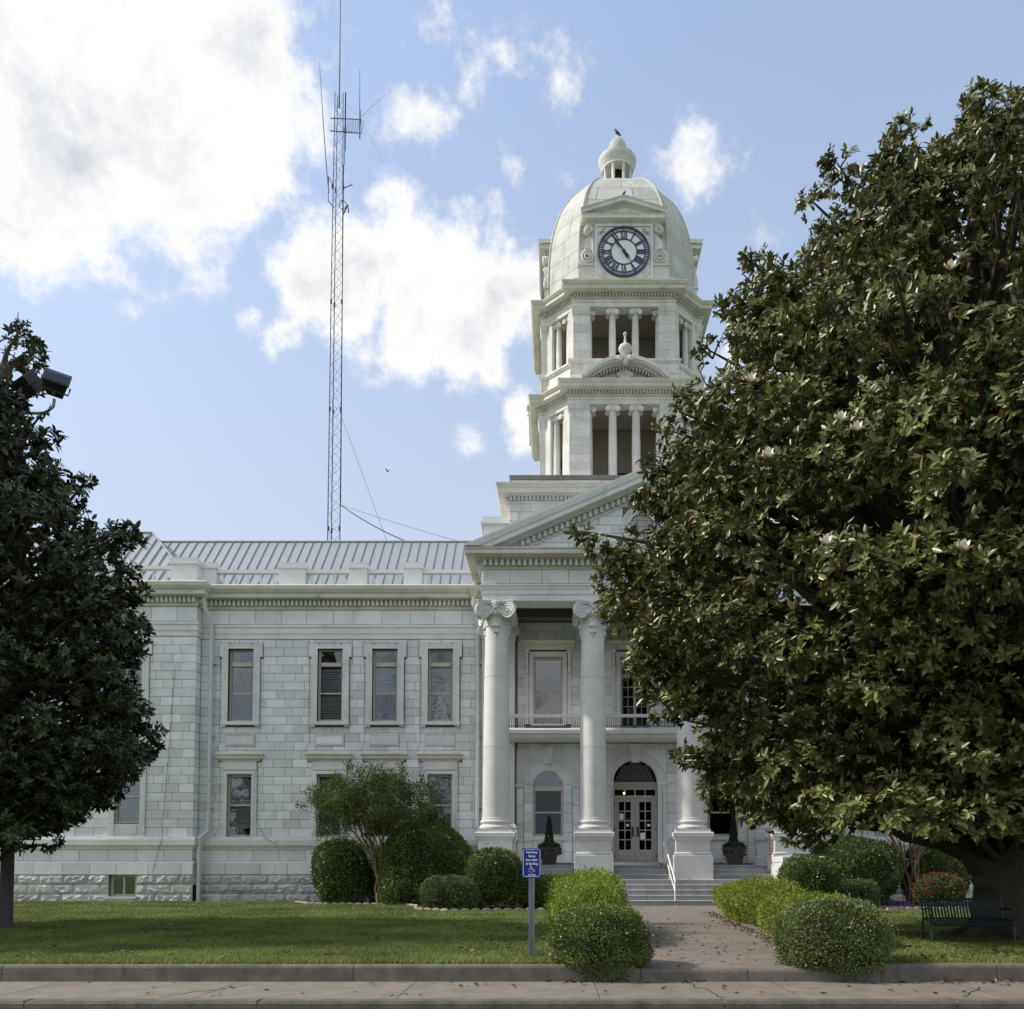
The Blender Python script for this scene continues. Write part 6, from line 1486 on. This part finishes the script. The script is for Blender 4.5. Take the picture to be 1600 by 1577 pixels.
stroke([(ox-.008+.043*math.cos(t),oz+.018+.043*math.sin(t)) for t in [R(125)+R(230)*k/14 for k in range(15)]], .006)
m.prism([(ox-.020+.012*math.cos(t),oz+.108+.012*math.sin(t)) for t in [2*math.pi*k/12 for k in range(12)]], yw0, -.0225)
m.v = [(x_*.85, y_, 1.392+(z_-1.392)*.78) for x_, y_, z_ in m.v]
m.build('wheelchair_symbol', M_SIGNW, sg, loc=(0,0,0))
for z in (1.34, 1.72): MB().lathe([(.008,-.004),(.008,.004)], seg=8).xform(Matrix.Translation((0,-.026,z)) @ Matrix.Rotation(R(90),4,'X')).build('bolt', M_GALV, sg, loc=(0,0,0))
# concrete marker block near the sign
mk = MB().hprism([(-.11,-.12),(.11,-.12),(.12,.1),(-.1,.12)], -.05, .11).hprism([(-.07,-.06),(.05,-.07),(.06,.12),(-.05,.12)], .111, .20).build('concrete_marker', M_EDGE); mk.location = (.03,13.5,.25)
tag(mk, 'small chipped concrete marker block at the foot of the left kerb bush', 'block')
# bench
bn = empty('bench', (7.92,16.6,zlawn(16.5)), rz=R(-4)); tag(bn, 'dark green metal strap bench under the magnolia', 'bench')
W2 = .75
strap = [(0,.33,.84),(0,.30,.80),(0,.24,.62),(0,.18,.48),(0,.12,.425),(0,.0,.42),(0,-.16,.425),(0,-.23,.42),(0,-.26,.38),(0,-.25,.34)]
sm = MB(); wv = .017
vs = []
for (x_, y_, z_) in strap: vs += [(-wv,y_,z_),(wv,y_,z_),(wv,y_+.006,z_-.006),(-wv,y_+.006,z_-.006)]
sm.add(vs, [(4*i+a_,4*i+(a_+1)%4,4*i+4+(a_+1)%4,4*i+4+a_) for i in range(len(strap)-1) for a_ in range(4)]); sme = sm.mesh('strap', M_BENCH)
for q in range(24): link('strap', sme, bn, (-W2+.06+q*(2*W2-.12)/23,0,0))
MB().tube([(-W2,.325,.83),(W2,.325,.83)], .022, 8).build('back_rail', M_BENCH, bn, loc=(0,0,0)); MB().tube([(-W2,-.255,.37),(W2,-.255,.37)], .02, 8).build('seat_rail', M_BENCH, bn, loc=(0,0,0)); MB().tube([(-W2,.20,.46),(W2,.20,.46)], .018, 8).build('seat_rail', M_BENCH, bn, loc=(0,0,0))
for s in (-1, 1):
    e = empty('end_frame', (0,0,0), bn)
    MB().tube([(s*W2,-.22,.42),(s*W2,-.24,.2),(s*W2,-.27,-.03)], .022, 7).build('leg', M_BENCH, e, loc=(0,0,0)); MB().tube([(s*W2,.22,.46),(s*W2,.24,.2),(s*W2,.30,-.03)], .022, 7).build('leg', M_BENCH, e, loc=(0,0,0))
    MB().tube([(s*W2,.33,.84),(s*W2,.24,.62),(s*W2,.2,.45),(s*W2,-.22,.42)], .02, 7).build('side_bar', M_BENCH, e, loc=(0,0,0))
    MB().tube([(s*W2,.26,.64),(s*W2,.0,.66),(s*W2,-.2,.655),(s*W2,-.27,.62),(s*W2,-.25,.5),(s*W2,-.22,.42)], .02, 7).build('armrest', M_BENCH, e, loc=(0,0,0))
    MB().tube([(s*W2,-.245,.16),(s*W2,-.05,.22),(s*W2,.05,.22),(s*W2,.245,.16)], .014, 6).build('stretcher', M_BENCH, e, loc=(0,0,0))
# handrail on the steps
hr = empty('handrail', (4.32,31,.37)); tag(hr, 'white painted pipe handrail on the entrance steps', 'handrail')
hx = 0.0
MB().tube([(hx,-.22,.0),(hx,-.22,.84),(hx,-.1,.95),(hx-.02,2.3,2.20),(hx-.02,2.75,2.28)], .03, 8).build('top_rail', M_WHITEM, hr, smooth=True, loc=(0,0,0))
MB().tube([(hx,-.2,.50),(hx-.02,2.35,1.82)], .022, 8).build('mid_rail', M_WHITEM, hr, smooth=True, loc=(0,0,0)); MB().tube([(hx-.02,2.6,1.4),(hx-.02,2.6,2.27)], .026, 8).build('post', M_WHITEM, hr, smooth=True, loc=(0,0,0)); MB().tube([(hx,1.2,.7),(hx,1.2,1.62)], .024, 8).build('post', M_WHITEM, hr, smooth=True, loc=(0,0,0))
MB().lathe([(.07,0),(.07,.015)], hx, -.22, 12).build('base_plate', M_WHITEM, hr, loc=(0,0,0))
# potted plants on the porch
def potted(x, y, lab, sd):
    o = empty('potted_plant', (x,y,1.82)); tag(o, lab, 'planter', 'planters flanking the entrance'); hs = .25
    MB().ring([(-hs,-hs),(hs,-hs),(hs,hs),(-hs,hs)], [(-.02,0),(0,0),(.13,.60),(.16,.60),(.16,.68),(.10,.68),(.08,.62),(-.2,.60)]).add([(-.3,-.3,.62),(.3,-.3,.62),(.3,.3,.62),(-.3,.3,.62)], [(0,1,2,3)]).build('pot', M_POT, o, loc=(0,0,0))
    n = 2600; z = rng.uniform(0,1,n)**1.2; a = rng.uniform(0,6.283,n); r_ = (.19*(1-z*.75))*np.sqrt(rng.uniform(.3,1,n)); P_ = np.stack([r_*np.cos(a), r_*np.sin(a)+.08, .62+z*1.25], 1)
    d = unit(np.stack([np.cos(a)*.5,np.sin(a)*.5,np.ones(n)],1)+rng.normal(size=(n,3))*.25); L = rng.uniform(.05,.1,n); V, F = diamond(P_, d, perp(d), L, L*.35); link('conifer', mesh_np('conifer', V, F, M_CYP), o)['kind'] = 'stuff'
    n = 1500; a = rng.uniform(0,6.283,n); r_ = .44*np.sqrt(rng.uniform(.1,1,n)); P_ = np.stack([r_*np.cos(a), r_*np.sin(a), .62+.30*np.sqrt(np.clip(1-(r_/.5)**2,0,1))*rng.uniform(.2,1,n)], 1)
    tr = []
    for q in range(9):
        a0_ = sd+q*.75; L_ = (.25,.5,.62,.3)[q%4]; k = 50; t = rng.uniform(0,1,k); tr.append(np.stack([(.42+.06*t)*math.cos(a0_)+rng.normal(size=k)*.03, (.42+.06*t)*math.sin(a0_)+rng.normal(size=k)*.03, .66-L_*t], 1))
    P_ = np.concatenate([P_]+tr); d = unit(rng.normal(size=P_.shape)+np.array([0,-.2,.1])); L = rng.uniform(.04,.08,len(P_)); V, F = diamond(P_, d, perp(d), L, L*.8); link('trailing_foliage', mesh_np('trailing_foliage', V, F, M_IVY), o)['kind'] = 'stuff'
potted(-.18,33.75, 'potted conifer with trailing ivy below the arched window left of the entrance', .4)
potted(7.05,33.75, 'potted conifer with trailing ivy below the arched window right of the entrance', 1.3)
# rusty cord hanging on right pedestal
cd_ = MB().tube([(8.06,32.3,2.95),(8.06,32.28,2.6),(8.10,32.27,2.2),(8.14,32.27,1.87),(8.22,32.3,1.84)], .018, 6).build('hose', M_RUST); tag(cd_, 'thin rust red hose hanging down the right end pedestal', 'hose')
# floodlight pole
fp = empty('floodlight_pole', (-12.95,20.5,.28)); tag(fp, 'grey floodlight pole with two box lamps rising beside the left magnolia', 'light pole')
MB().lathe([(.20,-.05),(.20,.04),(.155,.06),(.15,.3),(.12,8),(.09,12.7),(.0,12.72)], seg=16, cap=False).build('pole', M_POLE, fp, smooth=True, loc=(0,0,0))
MB().tube([(-.35,0,12.55),(.0,0,12.45),(.62,0,12.45),(.80,0,12.62),(.82,0,12.80)], .035, 8).build('crossarm', M_GALV, fp, smooth=True, loc=(0,0,0))
for i, (x_, z_, rz, rx_) in enumerate(((.10,13.22,R(-25),R(-38)),(.86,13.22,R(28),R(-35)))):
    fl = empty('floodlight', (x_,0,z_), fp); fl.rotation_euler = (rx_,R(8 if i else -12),rz)
    MB().add([(-.27,-.10,-.24),(.27,-.10,-.24),(.27,-.10,.24),(-.27,-.10,.24),(-.17,.30,-.15),(.17,.30,-.15),(.17,.30,.15),(-.17,.30,.15)], [(0,1,2,3),(4,7,6,5),(0,4,5,1),(1,5,6,2),(2,6,7,3),(3,7,4,0)]).box(-.29,.29,-.14,-.10,-.26,.26).build('housing', M_IRON, fl, loc=(0,0,0))
    MB().tube([(-.30,.06,0),(-.30,.06,-.32),(.30,.06,-.32),(.30,.06,0)], .02, 6).build('yoke', M_IRON, fl, loc=(0,0,0)); MB().box(-.24,.24,-.148,-.142,-.21,.21).build('lens', M_GLASSD, fl, loc=(0,0,0))
    MB().tube([(0,.06,-.32),(0,.05,-.5)], .03, 6).build('stem', M_IRON, fl, loc=(0,0,0))
# antenna mast
am = empty('antenna_mast', (-14.2,55,0)); tag(am, 'tall thin lattice antenna mast rising behind the wing roof', 'antenna mast')
legs = [(-.40,-.10),(-.26,.30),(.38,-.05)]; ztop = 53.0
for (x_, y_) in legs: MB().tube([(x_,y_,0),(x_,y_,24),(x_*.92,y_*.92,40),(x_*.68,y_*.68,ztop)], [.035,.035,.03,.025], 5).build('mast_leg', M_MAST, am, loc=(0,0,0))
m = MB(); z = 14.0; up_ = 0
while z < ztop-.8:
    f = 1 if z < 24 else 1-.32*(z-24)/29
    for a_, b_ in ((0,1),(1,2),(2,0)):
        A_, B_ = legs[a_], legs[b_]; m.tube([(A_[0]*f,A_[1]*f,z),(B_[0]*f,B_[1]*f,z+.62)], .011, 3); m.tube([(A_[0]*f,A_[1]*f,z+1.24),(B_[0]*f,B_[1]*f,z+.62)], .011, 3)
    z += 1.24
m.build('lattice_bracing', M_MAST, am, loc=(0,0,0))['kind'] = 'stuff'
for z in (23.5, 31.4, 38.6, 46.4):
    for (x_, y_) in legs: MB().lathe([(.06,z),(.06,z+.3)], x_*.9, y_*.9, 6).build('leg_joint', M_IRON, am, loc=(0,0,0))
MB().tube([(0,0,52),(0,0,54.2),(.0,0,56)], [.05,.05,.045], 6).build('top_pole', M_MAST, am, loc=(0,0,0)); MB().tube([(0,0,56),(-.02,0,66)], [.04,.015], 6).build('top_whip', M_MAST, am, loc=(0,0,0))
MB().tube([(-.62,0,46.2),(-.75,0,47.4),(-1.05,0,51.0),(-1.35,0,55.2)], [.04,.035,.03,.012], 5).build('whip_antenna', M_MAST, am, loc=(0,0,0)); MB().tube([(-.28,0,46.6),(-.65,0,47.3),(-.65,0,45.6),(-.28,0,45.2)], .03, 5).build('whip_bracket', M_MAST, am, loc=(0,0,0))
m = MB()
for dz in (0,.95): m.tube([(-.55,-.1,51.2-dz*.9),(1.55,-.35,50.9-dz)], .03, 5)
for q in range(8): x_ = .3+q*.17; m.tube([(x_,-.2,51.0),(x_+.085,-.2,50.05)], .012, 3); m.tube([(x_+.17,-.2,51.0),(x_+.085,-.2,50.05)], .012, 3)
m.build('boom', M_MAST, am, loc=(0,0,0))
MB().tube([(1.46,-.35,49.6),(1.46,-.35,51.5)], .05, 6).build('boom_mount', M_IRON, am, loc=(0,0,0)); MB().tube([(1.44,-.35,51.5),(1.42,-.35,54.3)], [.025,.015], 5).build('boom_whip', M_MAST, am, loc=(0,0,0))
for e in ((3.2,-.8,52.2),(2.9,.8,48.8),(-.3,-.2,53.0)): MB().tube([(1.46,-.35,51.0),e], .007, 4).build('radial', M_IRON, am, loc=(0,0,0))
m = MB(); m.tube([(.35+.22*math.cos(t),-.2,45.2+.3*math.sin(t)) for t in [k*.45 for k in range(15)]], .025, 5); m.tube([(.3,-.2,46.3),(1.0,-.3,46.5)], .03, 5); m.tube([(.35,-.1,44.6),(.7,-.2,45.2),(.75,-.2,44.7)], .05, 5); m.build('small_antenna', M_IRON, am, loc=(0,0,0))
MB().tube([(.45,-.05,49),(.44,-.05,53),(.5,-.05,40),(.44,-.05,25.3)][0:2], .03, 4).build('feed_cable', M_WIRE, am, loc=(0,0,0))
MB().tube([(.42,-.09,53),(.40,-.09,48)], .025, 4).build('feed_cable', M_WIRE, am, loc=(0,0,0)); MB().tube([(.36,-.09,48),(.37,-.09,40),(.42,-.09,25.2)], .03, 4).build('feed_cable', M_WIRE, am, loc=(0,0,0))
def catenary(a, b, sag, n=12): a, b = Vector(a), Vector(b); return [a.lerp(b,i/n)-Vector((0,0,sag*4*(i/n)*(1-i/n))) for i in range(n+1)]
MB().tube(catenary((.40,-.1,25.2),(9.3,-14.2,16.6),.35), .030, 5).build('cable_run', M_WIRE, am, loc=(0,0,0)); MB().tube(catenary((.40,-.1,25.2),(11.4,-14.2,16.9),.1), .012, 4).build('guy_wire', M_MAST, am, loc=(0,0,0)); MB().tube([(.42,-.1,31.0),(6.0,-8,17)], .012, 4).build('guy_wire', M_MAST, am, loc=(0,0,0))
# birds
def bird(loc, rz, lab, sc, flying=False):
    o = MB()
    if not flying:
        o.tube([(.0,.20,-.02),(.0,.13,.01),(0,.05,.06),(0,-.02,.11),(0,-.06,.17),(0,-.07,.215),(0,-.10,.23),(0,-.145,.225)], [.012,.03,.062,.07,.048,.036,.03,.004], 8)
        b = o.build('bird', M_BIRD, smooth=True)
        MB().tube([(.02,.02,.05),(.02,.01,-.06)], .006, 4).build('leg', M_BIRD, b, loc=(0,0,0)); MB().tube([(-.02,.02,.05),(-.02,.01,-.06)], .006, 4).build('leg', M_BIRD, b, loc=(0,0,0))
    else:
        o.tube([(.0,.18,.0),(0,.08,.0),(0,.0,.01),(0,-.10,.03),(0,-.14,.035),(0,-.18,.03)], [.035,.04,.06,.04,.032,.004], 8); b = o.build('bird', M_BIRD, smooth=True)
        for s in (-1, 1): MB().add([(s*.03,-.06,.03),(s*.18,-.09,.14),(s*.34,.0,.20),(s*.18,.04,.12),(s*.03,.07,.02)], [(0,1,3,4),(1,2,3)]).build('wing', M_BIRD, b, loc=(0,0,0))
    b.location = loc; b.rotation_euler = (0,0,rz); b.scale = (sc,)*3; tag(b, lab, 'bird', 'birds about the courthouse')
bird((XA,YT,zc+3.41+.06), R(-80), 'dark bird perched on the very top of the tower lantern', 1.15)
bird((XA,YT-4.10,33.88), R(70), 'small black bird perched on the gable above the clock', .7)
bird((-7.05,36+.0,18.55), R(40), 'small bird flying in the clear sky right of the antenna mast', .45, True)
# string lights round the window frames and along the portico
def light_string(pts, lab, grp, step=.62):
    o = MB().tube(pts, .009, 4).build('light_string', M_WIRE); tag(o, lab, 'string lights', grp)
    bm_ = LBULB
    P_ = [Vector(p) for p in pts]
    for a, b in zip(P_[:-1], P_[1:]):
        n = int((b-a).length/step)
        for i in range(n): link('bulb', bm_, o, tuple(a.lerp(b,(i+.5)/max(1,n))+Vector((0,-.015,-.01))))
LBULB = MB().lathe([(.004,-.045),(.024,-.03),(.026,-.01),(.014,.01),(.012,.03)], seg=7).mesh('bulb', M_BULB, True)
NM = ['first', 'second', 'third', 'fourth']
for i, b in enumerate((-13.05,-9.33,-7.04,-4.72)):
    y = YW-.11
    light_string([(b-.95,y-.12,6.55),(b-.80,y,6.95),(b-.84,y,7.5),(b-.84,y,10.45),(b-.93,y,10.5),(b-.93,y,11.10),(b,y,11.09),(b+.93,y,11.10),(b+.93,y,10.5),(b+.84,y,10.42),(b+.84,y,7.62),(b+.4,y-.03,7.56),(b-.5,y-.03,7.55)], f'dark string lights outlining the {NM[i]} upper wing window from the downspout', 'string lights on the wing')
    if i in (0, 3): light_string([(b-.80,y,6.1),(b-.78,y,3.4),(b-.95,y-.06,3.0)], f'dark string lights down the left of the {NM[i]} lower wing window', 'string lights on the wing')
    light_string([(b+.78,y,6.1),(b+.78,y,3.6),(b+1.2,y-.05,2.9),(b+1.6,y-.05,2.7)] if i != 3 else [(b+.78,y,6.1),(b+.78,y,3.0)], f'dark string lights down the right of the {NM[i]} lower wing window', 'string lights on the wing')
light_string([(-15.6,YP-.05,9.9),(-15.75,YP-.05,7),(-15.95,YP-.14,2.9),(-16.3,YP-.16,1.5)], 'loose slanting string of lights across the pavilion corner', 'string lights on the wing')
light_string([(-14.2,YW-.22,.75),(-11.5,YW-.22,.82),(-9.4,YW-.22,1.15)], 'black cable sagging across the rough stone base of the wing', 'string lights on the wing', 50)
light_string([(XA-.97,YB-.13,2.1),(XA-1.0,YB-.13,5.0)], 'string of lights up the left door jamb', 'string lights on the porch'); light_string([(XA+1.1,YB-.13,2.1),(XA+1.1,YB-.13,5.0)], 'string of lights up the right door jamb', 'string lights on the porch')
